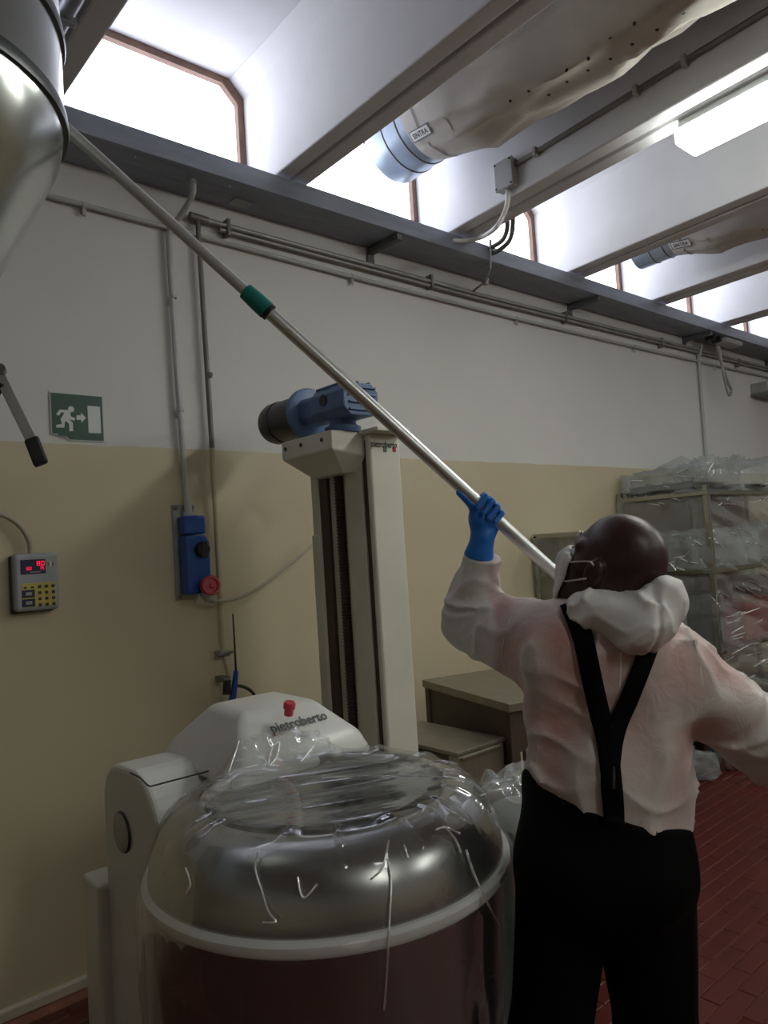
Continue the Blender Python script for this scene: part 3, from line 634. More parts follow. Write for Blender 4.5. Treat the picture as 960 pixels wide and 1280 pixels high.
lv = MB(); pa, pb = at_d(-9, 452, 1.2), at_d(42, 556, 1.2); a_ = pb - pa; a_ /= np.linalg.norm(a_); toE = EYE - pa; toE /= np.linalg.norm(toE)
sd = np.cross(a_, toE); sd /= np.linalg.norm(sd); nn = np.cross(sd, a_)
lv.obox((pa + pb) / 2, (pb - pa) / 2, sd * 0.0085, nn * 0.003); lever = lv.build('gate_lever', 'galv', t, bevel=0.001)
pc = at_d(39, 548, 1.2); pd_ = at_d(52, 581, 1.2)
MB().obox((pc + pd_) / 2, (pd_ - pc) / 2, sd * 0.0115, nn * 0.009).build('grip', 'black', lever, bevel=0.004)
pq = at_d(1, 462, 1.195); MB().lathe([(0.008, -0.008), (0.008, 0.008)], pq, nn, 12, True).build('lever_bolt', 'steel', lever)
root_ = np.array([hc[0] + 0.02, hc[1] - 0.10, HZ - 0.48])
MB().tube([pa, pa * 0.4 + root_ * 0.6, root_], 0.009, 8).build('lever_arm', 'steel', lever, smooth=True)
MB().tube([at_d(-14, 500, 1.2), at_d(1, 478, 1.2)], 0.010, 8).build('lever_stop', 'black', lever, smooth=True)

# ================================================================== bowl lifter column
cx0, cy0 = 1.805, 2.12; cy1 = 2.52; cx1 = 1.958; CT = 1.985
t = thing('bowl_lifter', 'tall cream steel bowl lifter column with screw slot and blue geared motor on top', 'lifter', (1.88, 2.3, 0))
def yz(px, py=700): return on_x(px, py, cx0)[1]
# slotted face towards the hopper side: rear strip, slot, front strip
MB().box(cx0, cx1, 2.468, cy1, 0, CT - 0.09).build('rear_strip', 'creamside', t, bevel=0.004)
MB().box(cx0 + 0.045, cx1, 2.29, 2.468, 0, CT - 0.06).build('slot_back', 'slot', t)
MB().box(cx0 + 0.004, cx0 + 0.045, 2.415, 2.468, 0, CT - 0.09).build('slide_rail', 'steeldark', t, bevel=0.002)
sm = MB(); prof = []
zz = 0.45
while zz < CT - 0.1: prof += [(0.021, zz), (0.026, zz + 0.0045), (0.021, zz + 0.009)]; zz += 0.0135
sm.lathe(prof, (cx0 + 0.018, 2.345, 0), (0, 0, 1), 12).build('lead_screw', 'screw', t)
MB().box(cx0, cx1, 2.185, 2.29, 0, CT - 0.06).build('front_strip', 'creamside', t, bevel=0.004)
MB().box(cx0 + 0.012, cx1, 2.15, 2.185, 0, CT - 0.02).build('panel_gap', 'steeldark', t)
MB().box(cx0 - 0.004, cx1, cy0, 2.152, 0, CT).build('corner_panel', 'cream', t, bevel=0.012, seg=4)
MB().box(cx0 + 0.02, cx1 - 0.003, 2.152, cy1 - 0.01, 0.05, CT - 0.1).build('core', 'creamside', t)
MB().box(1.70, 2.02, 2.05, 2.60, 0, 0.04).build('base_plate', 'creamside', t, bevel=0.004)
MB().box(cx0 - 0.01, cx0 + 0.02, cy1 - 0.055, cy1 + 0.002, 0.6, 1.62).build('limit_cover', 'creamside', t, bevel=0.008)
MB().box(cx0 - 0.02, cx1, 2.05, 2.50, CT - 0.001, CT + 0.014).build('top_plate', 'cream', t, bevel=0.003)
# drive housing overhanging the slotted face, bottom sloping in
hx, hz0, hz1 = 1.655, 1.925, CT + 0.012
y0h, y1h = on_x(413, 527, hx)[1], on_x(351, 546, hx)[1]
lo = [(cx0 - 0.055, y0h + 0.07, 1.845), (cx0 + 0.01, y0h + 0.05, 1.845), (cx0 + 0.01, y1h - 0.03, 1.845), (cx0 - 0.055, y1h - 0.07, 1.845)]
mi = [(hx, y0h, hz0), (cx0 + 0.01, y0h, hz0 - 0.02), (cx0 + 0.01, y1h, hz0), (hx, y1h, hz0)]
hi = [(hx, y0h, hz1), (cx0 + 0.01, y0h, hz1), (cx0 + 0.01, y1h, hz1), (hx, y1h, hz1)]
hb = MB(); hb.add(lo + mi + hi, [(3, 2, 1, 0), (0, 1, 5, 4), (1, 2, 6, 5), (2, 3, 7, 6), (3, 0, 4, 7), (4, 5, 9, 8), (5, 6, 10, 9), (6, 7, 11, 10), (7, 4, 8, 11), (8, 9, 10, 11)])
hb.build('drive_housing', 'cream', t, bevel=0.005)
for y in (y0h + 0.06, (y0h + y1h) / 2 + 0.03, y1h - 0.03): MB().lathe([(0.008, 0), (0.008, 0.003)], (hx, y, hz1 - 0.03), (-1, 0, 0), 8, True).build('housing_screw', 'black', t)
# geared motor along the wall-to-room direction
gz = 2.105; gx = 1.75
gm = MB().lathe([(0.062, hz1 - 0.001), (0.070, hz1 + 0.01), (0.070, hz1 + 0.02), (0.052, hz1 + 0.03), (0.052, hz1 + 0.06)], (gx, 2.21, 0), (0, 0, 1), 28, True).build('gear_flange', 'blueiron', t, smooth=True)
oct_ = lambda w, h, k: [(-w, -h + k), (-w + k, -h), (w - k, -h), (w, -h + k), (w, h - k), (w - k, h), (-w + k, h), (-w, h - k)]
gb = MB().prism(oct_(0.085, 0.062, 0.03), lambda p: (gx + p[0], 2.09, gz + p[1]), lambda p: (gx + p[0], 2.30, gz + p[1])).build('gearbox', 'blueiron', t, bevel=0.006)
MB().prism(oct_(0.062, 0.052, 0.02), lambda p: (gx + p[0], 2.29, gz + p[1]), lambda p: (gx + p[0], 2.42, gz + p[1] + 0.004)).build('gear_neck', 'blueiron', t, bevel=0.006)
for dz in (-0.04, -0.012, 0.016, 0.044): MB().box(gx - 0.06, gx + 0.07, 2.082, 2.10, gz + dz - 0.004, gz + dz + 0.004).build('cooling_rib', 'blueiron', gb, bevel=0.002)
for dx in (-0.055, 0.0, 0.055): MB().box(gx + dx - 0.004, gx + dx + 0.004, 2.10, 2.29, gz + 0.060, gz + 0.070).build('cooling_rib', 'blueiron', gb, bevel=0.002)
MB().lathe([(0.022, 0), (0.022, 0.004)], (gx - 0.085, 2.21, gz + 0.01), (-1, 0, 0), 18, True).build('oil_plug', 'motor', gb)
MB().lathe([(0.014, 0), (0.014, 0.003)], (gx - 0.035, 2.089, gz + 0.03), (0, -1, 0), 18, True).build('round_sticker', 'signwhite', gb)
MB().box(gx - 0.078, gx - 0.056, 2.087, 2.091, gz + 0.026, gz + 0.05).build('square_sticker', 'pinkred', gb)
MB().lathe([(0.095, 2.41), (0.105, 2.415), (0.105, 2.435), (0.093, 2.44), (0.09, 2.455)], (gx, 0, gz + 0.002), (0, 1, 0), 40, True).build('motor_flange', 'blueiron', t, smooth=True)
MB().lathe([(0.086, 2.45), (0.086, 2.60), (0.084, 2.61), (0.089, 2.612), (0.089, 2.66), (0.082, 2.685), (0.05, 2.69), (0.001, 2.69)], (gx, 0, gz + 0.002), (0, 1, 0), 40, True).build('motor', 'motor', t, smooth=True)
# lettering and flag squares on the broad panel
ty = cy0 - 0.0015
o = on_y(463, 557, ty); e = on_y(497, 557, ty)
text_mesh('lettering', 'pietroberto', (o[0], ty, o[2] - 0.004), (1, 0, 0), (0, 0, 1), e[0] - o[0] - 0.004, 'black', t, shear=0.15, depth=0.001, wscale=1.25)
for px, mt in ((481.5, 'greenled'), (493, 'red')):
    q = on_y(px, 562, ty); MB().box(q[0] - 0.0075, q[0] + 0.0075, ty - 0.001, ty + 0.002, q[2] - 0.009, q[2] + 0.009).build('flag_square', mt, t)

# ================================================================== dough mixer
BC = np.array([0.985, 1.387]); RZ = 0.872
t = thing('dough_mixer', 'white dough mixer with large stainless bowl and white rim ring under clear film', 'mixer', (1.0, 1.6, 0))
b0 = (BC[0], BC[1], 0)
BP = [(0.262, 1.000), (0.266, 1.017), (0.276, 1.021), (0.300, 1.017), (0.332, 1.003), (0.358, 0.978), (0.375, 0.945), (0.385, 0.910), (0.388, 0.882)]
MB().lathe(BP + [(0.385, 0.85), (0.381, 0.78), (0.374, 0.64), (0.355, 0.45), (0.32, 0.34), (0.27, 0.27)], b0, n=128).build('bowl', 'steelbowl', t, smooth='all')
MB().lathe([(0.262, 1.000), (0.256, 0.955), (0.34, 0.88), (0.352, 0.6), (0.28, 0.33), (0.001, 0.30)], b0, n=96).build('bowl_inside', 'dark', t, smooth=True)
MB().lathe([(0.380, RZ - 0.017), (0.395, RZ - 0.016), (0.401, RZ - 0.008), (0.401, RZ + 0.006), (0.395, RZ + 0.013), (0.383, RZ + 0.014)], b0, n=128).build('rim_ring', 'white', t, smooth=True)
MB().lathe([(0.27, 0.27), (0.29, 0.24), (0.29, 0.06), (0.32, 0.0)], b0, n=64).build('bowl_foot', 'mixwhite', t, smooth=True)
for k in range(2):      # mixing fork seen dimly through the mouth
    a = 2.4 + k * 1.4
    MB().tube([(BC[0] + 0.02, BC[1] + 0.24, 0.99), (BC[0] + 0.03, BC[1] + 0.18, 0.93), (BC[0] + 0.06 * math.cos(a), BC[1] + 0.1 + 0.06 * math.sin(a), 0.80), (BC[0] + 0.16 * math.cos(a), BC[1] + 0.16 * math.sin(a), 0.60)], 0.020, 12, smooth=5).build('fork_arm', 'steeldark', t, smooth=True)
# body: rounded shell along the wall
def dprof():
    pts = [(2.105, 0.0), (2.105, 0.90)]
    for a in np.linspace(0, PI / 2, 7): pts.append((1.985 + 0.12 * math.cos(a), 0.905 + 0.115 * math.sin(a)))
    for a in np.linspace(PI / 2 + 0.1, PI, 9): pts.append((1.90 + 0.155 * math.cos(a), 0.86 + 0.165 * math.sin(a)))
    pts += [(1.752, 0.80), (1.79, 0.66), (1.83, 0.45), (1.85, 0.0)]
    return pts
mxb = MB().prism(dprof(), lambda p: (0.745, p[0], p[1]), lambda p: (1.42, p[0], p[1])).build('body_shell', 'mixwhite', t, bevel=0.014, seg=3)
MB().box(0.715, 1.45, 2.09, 2.215, 0.0, 0.685).build('rear_housing', 'mixwhite', t, bevel=0.012, seg=3)
MB().box(0.75, 1.40, 1.15, 1.90, 0.0, 0.12).build('base', 'mixwhite', t, bevel=0.02, seg=3)
dc = on_x(154, 1040, 0.745); MB().lathe([(0.050, -0.002), (0.050, 0.006), (0.045, 0.009), (0.001, 0.009)], dc, (-1, 0, 0), 36).build('hub_cover', 'galv', t, smooth=True)
MB().lathe([(0.050, -0.002), (0.053, 0.002), (0.050, 0.007)], dc, (-1, 0, 0), 36).build('hub_ring', 'dark', t, smooth=True)
# service lid seam on the shell
seam = [on_z(163, 966, 1.024), on_z(175, 972, 1.022), on_z(184, 981, 1.016), on_z(188, 983, 1.013), on_z(230, 972, 1.012), on_z(268, 962, 1.012)]
MB().tube(seam, 0.0022, 6).build('lid_seam', 'dark', t)
# head hood
zb, zt = 0.99, 1.14
HX = -0.045
lo = [(0.92 + HX, 1.60, zb), (1.36 + HX, 1.60, zb), (1.40 + HX, 2.05, zb), (0.92 + HX, 2.05, zb)]
mi = [(0.955 + HX, 1.625, 1.05), (1.335 + HX, 1.625, 1.05), (1.36 + HX, 2.02, 1.05), (0.955 + HX, 2.02, 1.05)]
hi = [(1.03 + HX, 1.745, zt), (1.26 + HX, 1.745, zt), (1.26 + HX, 1.95, zt), (1.05 + HX, 1.95, zt)]
hd_ = MB(); hd_.add(lo + mi + hi, [(3, 2, 1, 0), (0, 1, 5, 4), (1, 2, 6, 5), (2, 3, 7, 6), (3, 0, 4, 7), (4, 5, 9, 8), (5, 6, 10, 9), (6, 7, 11, 10), (7, 4, 8, 11), (8, 9, 10, 11)])
hood_o = hd_.build('head_hood', 'mixwhite', t, bevel=0.022, seg=4, smooth=True)
bt = on_z(361, 889, zt - 0.003); MB().lathe([(0.012, -0.01), (0.012, 0.008), (0.016, 0.009), (0.016, 0.022), (0.013, 0.026), (0.001, 0.027)], bt, (0, -0.3, 1), 20).build('stop_button', 'pinkred', t, smooth=True)
fu = np.array([0, 0.12, 0.09]); fu /= np.linalg.norm(fu)
to = np.array([1.03, 1.672, 1.05 + 0.09 * (1.672 - 1.625) / 0.12])
text_mesh('lettering', 'pietroberto', to + np.array([0, -0.001, 0.0035]), (1, 0.03, 0), fu, 0.185, 'textdark', t, shear=0.12, depth=0.002, wscale=1.15)

# plastic film draped over the mixer: membrane held up by what lies under it
def support(x, y):
    r = np.hypot(x - BC[0], y - BC[1])
    pr = np.array([0, 0.26] + [q[0] for q in BP[1:]] + [0.401, 0.415, 5.0]); pz = np.array([0.5, 0.5] + [q[1] + 0.003 for q in BP[1:]] + [0.884, 0.5, 0.5])
    h = np.interp(r, pr, pz)
    dp = np.array(dprof()); top = dp[2:18]; o_ = np.argsort(top[:, 0])
    hb_ = np.interp(y, top[o_, 0], top[o_, 1], left=0.4, right=0.4); hb_ = np.where((x > 0.745) & (x < 1.42), hb_, 0.4); h = np.maximum(h, hb_ + 0.006)
    # hood: layered rectangles
    for a in np.linspace(0, 1, 9):
        if a < 0.4: k = a / 0.4; q0, q1, zz_ = lo, mi, zb + (1.05 - zb) * k
        else: k = (a - 0.4) / 0.6; q0, q1, zz_ = mi, hi, 1.05 + (zt - 1.05) * k
        xa = q0[0][0] + (q1[0][0] - q0[0][0]) * k; xb = q0[1][0] + (q1[1][0] - q0[1][0]) * k
        ya = q0[0][1] + (q1[0][1] - q0[0][1]) * k; yb = q0[2][1] + (q1[2][1] - q0[2][1]) * k
        h = np.where((x > xa - 0.004) & (x < xb + 0.004) & (y > ya - 0.004) & (y < yb), np.maximum(h, zz_ + 0.006), h)
    return h
NT, NR = 360, 110
th = np.linspace(0, 2 * PI, NT, endpoint=False)
Rm = np.full(NT, 0.406)
for i, a in enumerate(th):
    da = (a - PI / 2 + PI) % (2 * PI) - PI
    k = np.clip(1 - abs(da + 0.12) / 1.15, 0, 1); k = k * k * (3 - 2 * k); Rm[i] -= 0.105 * min(1, 2.2 * k)
    pass
Rm += 0.006 * np.sin(th * 7) + 0.004 * np.sin(th * 13 + 1)
tt = np.linspace(0.0, 1, NR); RR = Rm[:, None] * tt[None, :]
PXg = BC[0] + RR * np.cos(th)[:, None]; PYg = BC[1] + RR * np.sin(th)[:, None]
Hs = support(PXg, PYg) + 0.004
Zf = np.maximum(Hs, 0.85).copy(); Zf[:, -1] = np.maximum(Hs[:, -1], 0.88)
rin = RR < 0.262; Zf = np.where(rin, np.maximum(Zf, 1.022), Zf)
for it in range(700):
    av = 0.25 * (np.roll(Zf, 1, 0) + np.roll(Zf, -1, 0))
    av[:, 1:-1] += 0.25 * (Zf[:, 2:] + Zf[:, :-2]); n_ = Zf[:, 1:-1]
    Zf[:, 1:-1] = np.maximum(Hs[:, 1:-1], av[:, 1:-1]); Zf[:, 0] = Zf[:, 1].mean()
P3 = np.stack([PXg, PYg, Zf], -1)
# taut wrinkles across the mouth, softer puckers elsewhere
mouth = np.clip((0.268 - RR) / 0.03, 0, 1)
dirv = np.array([0.93, -0.38]); u_ = PXg * dirv[0] + PYg * dirv[1]; v_ = -PXg * dirv[1] + PYg * dirv[0]
wv = ridged(np.stack([u_ * 2.0, v_ * 16, 0 * u_], -1), 1.6, 2.0) ** 3 * 0.0045 + ridged(np.stack([u_ * 3 + v_, v_ * 34, 0 * u_ + 3], -1), 1.3, 5.0) ** 4 * 0.003
Zf += mouth * (wv - 0.005)
pk = ridged(np.stack([th[:, None] * 3 + 0 * RR, RR * 5, 0 * RR], -1), 1.5, 9.0) ** 6 * 0.008 + vnoise(P3, 14, 3) * 0.006
Zf += (1 - mouth) * pk * np.clip((1 - tt)[None, :] * 8, 0, 1)
V = [np.stack([PXg, PYg, Zf], -1)]
# skirt hanging below the rim
NS = 26; sk = np.zeros((NT, NS, 3)); drop = 0.50 + 0.05 * vnoise(np.stack([np.cos(th), np.sin(th), 0 * th], -1), 2.0, 8) + 0.05 * np.sin(th * 5)
backish = (th > 0.55) & (th < 2.75); drop = np.where(backish, 0.03, drop); ker = np.hanning(25); ker /= ker.sum(); drop = np.convolve(np.r_[drop[-12:], drop, drop[:12]], ker, 'valid')
for j in range(NS):
    q = (j + 1) / NS
    fold = ridged(np.stack([th * 4, 0 * th + q * 1.1, 0 * th], -1), 2.2, 6.0) ** 2 * 0.018 * q + 0.003 * np.sin(th * 23 + q * 3) * q
    rr = Rm + 0.004 + fold - 0.012 * q
    sk[:, j, 0] = BC[0] + rr * np.cos(th); sk[:, j, 1] = BC[1] + rr * np.sin(th); sk[:, j, 2] = Zf[:, -1] - drop * q
V.append(sk); G = np.concatenate(V, 1); nc = G.shape[1]
ii, jj = np.meshgrid(np.arange(NT), np.arange(nc - 1), indexing='ij'); i2 = (ii + 1) % NT
Fq = np.stack([ii * nc + jj, i2 * nc + jj, i2 * nc + jj + 1, ii * nc + jj + 1], -1).reshape(-1, 4)
hz = np.concatenate([mouth * 0.05 + mouth * np.clip(wv * 200, 0, 1) * 0.75, np.full((NT, NS), -0.10)], 1).ravel()
fo = mesh_np('mixer_film', G.reshape(-1, 3), Fq, 'film', attrs={'pleat': hz}); fo['label'] = 'clear plastic film stretched over the dough mixer bowl and head'; fo['category'] = 'plastic film'

from mathutils.bvhtree import BVHTree
def bvh_of(objs):
    vs = []; fs = []
    for o in objs:
        b = len(vs); vs += [o.matrix_basis @ v.co for v in o.data.vertices]; fs += [tuple(i + b for i in p.vertices) for p in o.data.polygons]
    return BVHTree.FromPolygons(vs, fs)
def glint_path(tree, path, r, mb, sm=5):
    """a pale raised fold standing in for a glint on the film, along a path"""
    pts = []
    for p in catmull([Vector((a, b, 0)) for a, b in path], sm):
        rd = Vector(ray(p.x, p.y)).normalized(); hit = tree.ray_cast(Vector(EYE), rd)
        if hit[0] is not None: pts.append(hit[0] - rd * r * 0.6)
    if len(pts) < 3: return
    dist = [(q - Vector(EYE)).length for q in pts]; md = sorted(dist)[len(dist) // 2]; pts = [q for q, d in zip(pts, dist) if abs(d - md) < 0.12]
    if len(pts) > 2: mb.tube(pts, r, 5)
M['crease'] = film_mat('pale_glint_fold', tint=(0.9, 0.92, 0.92), haze=0.6, gl=0.7, rough=0.28, bscale=60, bump=0.3, fres=0.4)  # pale haze and gloss paint the glints onto raised film folds
tree = bvh_of([fo])
for path in ([(322, 1065), (319, 1085), (328, 1115), (336, 1140), (345, 1152), (329, 1153)], [(372, 1096), (376, 1118), (383, 1121), (397, 1105)],
             [(335, 957), (340, 935), (349, 928), (346, 945), (337, 957)], [(376, 952), (392, 933)], [(243, 947), (261, 919), (262, 908), (280, 897)], [(286, 965), (296, 935), (302, 915)],
             [(486, 1050), (484, 1070), (489, 1100), (487, 1150), (484, 1210), (480, 1262)], [(545, 1037), (557, 1034), (575, 1042)], [(557, 1034), (570, 1050), (577, 1066)],
             [(583, 1062), (594, 1095), (615, 1140), (640, 1185)], [(402, 972), (470, 970), (540, 971), (588, 977)], [(465, 1098), (478, 1085), (484, 1062)], [(505, 1056), (510, 1072)],
             [(232, 1118), (238, 1105), (232, 1085)], [(575, 1022), (590, 1030)], [(600, 995), (607, 992)]):
    q = MB(); glint_path(tree, path, 0.0019, q)
    if q.v: q.build('glint_fold', 'crease', fo, smooth=True)
for k in range(9):
    x = 200 + k * 4.6; y = 1014 - k * 2.9; q = MB(); glint_path(tree, [(x, y), (x + 2 + 3 * math.sin(k * 2.3), y - 6), (x + 5, y - 11 - 3 * math.cos(k))], 0.0021, q)
    if q.v: q.build('glint_fold', 'crease', fo, smooth=True)
# ================================================================== steel table and low drawer unit
A = np.array([2.285, 1.94]); e1 = np.array([0.20, 0.72]); e1 /= np.linalg.norm(e1); e2 = np.array([e1[1], -e1[0]])
t = thing('steel_table', 'stainless steel work table with a thick top and dark side panel', 'table', (2.6, 2.2, 0))
def slab(a0, a1, b0, b1, z0, z1):   # a along e1 (to the wall), b along e2
    q = [A + e1 * a + e2 * b for a, b in ((a0, b0), (a1, b0), (a1, b1), (a0, b1))]
    return MB().hexa([(p[0], p[1], z0) for p in q], [(p[0], p[1], z1) for p in q])
slab(0, 0.72, 0, 0.60, 0.865, 0.90).build('table_top', 'steeltop', t, bevel=0.003)
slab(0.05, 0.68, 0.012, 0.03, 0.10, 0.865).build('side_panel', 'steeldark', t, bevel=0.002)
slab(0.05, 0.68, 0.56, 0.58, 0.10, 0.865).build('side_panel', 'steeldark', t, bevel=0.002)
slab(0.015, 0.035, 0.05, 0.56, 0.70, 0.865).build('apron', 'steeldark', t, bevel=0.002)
slab(0.05, 0.68, 0.04, 0.55, 0.20, 0.22).build('under_shelf', 'steeltop', t, bevel=0.002)
for a in (0.0, 0.66):
    for b in (0.006, 0.545): slab(a + 0.008, a + 0.05, b, b + 0.042, 0, 0.866).build('leg', 'steeldark', t, bevel=0.003)
t = thing('drawer_unit', 'low steel drawer unit with a flat top between the lifter and the work table', 'drawer unit', (2.14, 2.2, 0))
ux0, ux1, uy0, uy1 = 2.025, 2.305, 1.985, 2.47
MB().box(ux0, ux1, uy0, uy1, 0.745, 0.76).build('unit_top', 'steeltop', t, bevel=0.002)
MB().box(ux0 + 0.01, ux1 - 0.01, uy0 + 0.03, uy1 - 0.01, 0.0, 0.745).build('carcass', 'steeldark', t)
for z0, z1, y in ((0.61, 0.742, uy0 + 0.002), (0.50, 0.59, uy0 + 0.008), (0.37, 0.47, uy0 + 0.008), (0.1, 0.34, uy0 + 0.008)):
    d = MB().box(ux0 + 0.004, ux1 - 0.012, y, y + 0.05, z0, z1).build('drawer', 'steeltop', t, bevel=0.003)
    MB().box(ux0 + 0.02, ux1 - 0.03, y - 0.008, y + 0.005, z1 - 0.014, z1 - 0.004).build('drawer_pull', 'steeltop', d, bevel=0.002)

# ================================================================== grey bin under film beside the bowl
bp = at_d(667, 1010, 2.05); BR = 0.135
t = thing('grey_bin', 'round grey plastic bin standing between the mixer bowl and the person', 'bin', (bp[0], bp[1], 0))
MB().lathe([(0.001, 0.02), (BR * 0.85, 0.02), (BR * 0.86, 0.0), (BR * 0.88, 0.02), (BR, 0.76), (BR + 0.008, 0.765), (BR + 0.008, 0.785), (BR - 0.008, 0.785), (BR - 0.015, 0.70)], (bp[0], bp[1], 0), n=48).build('bin_body', 'bingrey', t, smooth=True)
MB().lathe([(BR + 0.004, 0.786), (BR - 0.01, 0.80), (0.04, 0.815), (0.001, 0.816)], (bp[0], bp[1], 0), n=48).build('bin_lid', 'bingrey', t, smooth=True)
n1, n2 = 72, 22; V = []
for j in range(n2):
    q = j / (n2 - 1)
    for i in range(n1):
        a = 2 * PI * i / n1; pn = np.array([[math.cos(a) * 2, math.sin(a) * 2, q * 3.0]])
        cr = float(ridged(pn, 1.6, 3)[0]) ** 3 * 0.028 + float(vnoise(pn, 3, 1)[0]) * 0.02
        if q < 0.45: r = (BR + 0.02) * q / 0.45; z = 0.83 + 0.03 * (1 - q) + cr * 1.2
        else: r = BR + 0.022 + cr * 1.2; z = 0.825 - (q - 0.45) * 0.42 + 0.02 * math.sin(a * 3)
        V.append((bp[0] + r * math.cos(a), bp[1] + r * math.sin(a), z))
Fq = np.array([(j * n1 + i, j * n1 + (i + 1) % n1, (j + 1) * n1 + (i + 1) % n1, (j + 1) * n1 + i) for j in range(n2 - 1) for i in range(n1)])
fo = mesh_np('bin_film', V, Fq, 'filmrack'); fo['label'] = 'crumpled clear film over the round grey bin'; fo['category'] = 'plastic film'

# ================================================================== telescopic pole
PE = to_world(camp(905, 908, 1.775)); PT = to_world(camp(84, 161, 1.58)); pdir = PT - PE; PL = np.linalg.norm(pdir); pdir /= PL
def pole_at_px(px):
    best = min(np.linspace(0, 1, 2001), key=lambda s: abs(proj(PE + (PT - PE) * s)[0] - px)); return PE + (PT - PE) * best
t = thing('telescopic_pole', 'long aluminium telescopic pole with a teal locking collar held up by the person', 'pole', tuple(PE))
jA, jB = pole_at_px(333), pole_at_px(307)
MB().tube([PE, jA], 0.0145, 20).build('outer_tube', 'alu', t, smooth=True)
PT2 = PT + pdir * 0.10
MB().tube([jB, PT2], 0.0122, 20).build('inner_tube', 'alugrey', t, smooth=True)
jv = (jB - jA); 
MB().lathe([(0.0155, -0.004), (0.021, 0.0), (0.0205, 0.5 * np.linalg.norm(jv)), (0.0185, np.linalg.norm(jv)), (0.012, np.linalg.norm(jv) + 0.003)], jA, tuple(jv), 24).build('locking_collar', 'teal', t, smooth=True)
MB().lathe([(0.0145, -0.012), (0.0195, -0.010), (0.0195, -0.002), (0.0145, 0.0)], jA, tuple(jv), 24).build('collar_end', 'black', t, smooth=True)
MB().tube([PE - pdir * 0.03, PE + pdir * 0.01], 0.0165, 16).build('end_cap', 'black', t, smooth=True)
# ================================================================== wrapped storage racks
def crumple(c, h, name, label, mt='filmrack', e=0.35, amp=0.05, fr=6.0, sd=1.0, n=(90, 44), flat=True, group=None, zlo=None):
    """a crumpled bag of clear film: rounded box with ridged creases"""
    nu, nv = n; U, Vv = np.meshgrid(np.linspace(0, 2 * PI, nu, endpoint=False), np.linspace(-PI / 2, PI / 2, nv), indexing='ij')
    sp = lambda a: np.sign(a) * np.abs(a) ** e
    P = np.stack([sp(np.cos(Vv)) * sp(np.cos(U)), sp(np.cos(Vv)) * sp(np.sin(U)), sp(np.sin(Vv))], -1)
    W_ = P * np.array(h) + np.array(c)
    nrm = P / np.maximum(np.linalg.norm(P, axis=-1, keepdims=True), 1e-6)
    d = (ridged(W_, fr, sd) ** 3 - 0.35) * amp + (ridged(W_, fr * 2.7, sd + 4) ** 4 - 0.3) * amp * 0.5 + (vnoise(W_, fr * 0.5, sd + 9) - 0.5) * amp * 1.2
    W_ = W_ + nrm * d[..., None]
    if zlo is not None: W_[..., 2] = np.maximum(W_[..., 2], zlo)
    ii, jj = np.meshgrid(np.arange(nu), np.arange(nv - 1), indexing='ij'); i2 = (ii + 1) % nu
    Fq = np.stack([ii * nv + jj, i2 * nv + jj, i2 * nv + jj + 1, ii * nv + jj + 1], -1).reshape(-1, 4)
    o = mesh_np(name, W_.reshape(-1, 3), Fq, mt, smooth=not flat); o['label'] = label; o['category'] = 'plastic film'
    if group: o['group'] = group
    return o
def sheet(p00, p10, p01, p11, name, label, mt='filmrack', amp=0.05, fr=(3, 9), sd=1.0, n=(110, 80), tilt=0.4):
    a, b = np.meshgrid(np.linspace(0, 1, n[0]), np.linspace(0, 1, n[1]), indexing='ij'); a = a[..., None]; b = b[..., None]
    p00, p10, p01, p11 = [np.array(q, float) for q in (p00, p10, p01, p11)]
    W_ = p00 * (1 - a) * (1 - b) + p10 * a * (1 - b) + p01 * (1 - a) * b + p11 * a * b
    nr = np.cross(p10 - p00, p01 - p00); nr /= np.linalg.norm(nr)
    u = np.linalg.norm(p10 - p00) * a[..., 0]; v = np.linalg.norm(p01 - p00) * b[..., 0]
    q = np.stack([(u * 1 + v * tilt) * fr[0], (v - u * tilt) * fr[1], 0 * u], -1)
    d = (ridged(q, 1.0, sd) ** 3) * amp + ridged(q * 2.6 + 3, 1.0, sd + 2) ** 4 * amp * 0.5 + vnoise(q * 0.4, 1.0, sd + 5) * amp
    W_ = W_ + nr * d[..., None]; nu, nv = n
    ii, jj = np.meshgrid(np.arange(nu - 1), np.arange(nv - 1), indexing='ij')
    Fq = np.stack([ii * nv + jj, (ii + 1) * nv + jj, (ii + 1) * nv + jj + 1, ii * nv + jj + 1], -1).reshape(-1, 4)
    o = mesh_np(name, W_.reshape(-1, 3), Fq, mt, smooth=False); o['label'] = label; o['category'] = 'plastic film'; return o
rx0, rx1, ry0, ry1 = 4.79, 6.9, 2.27, 2.90
SH = (0.22, 0.74, 1.27, 1.79)
t = thing('storage_rack', 'tall stainless storage rack against the far wall, wrapped in clear film', 'rack', (5.8, 2.6, 0))
for x in (rx0, 5.85, rx1):
    for y in (ry0, ry1): MB().box(x, x + 0.035, y - 0.0175, y + 0.0175, 0, 1.83).build('post', 'steel', t, bevel=0.003)
for z in SH:
    MB().box(rx0 - 0.005, rx1 + 0.04, ry0 - 0.02, ry1 + 0.02, z - 0.03, z).build('shelf', 'steel', t, bevel=0.003)
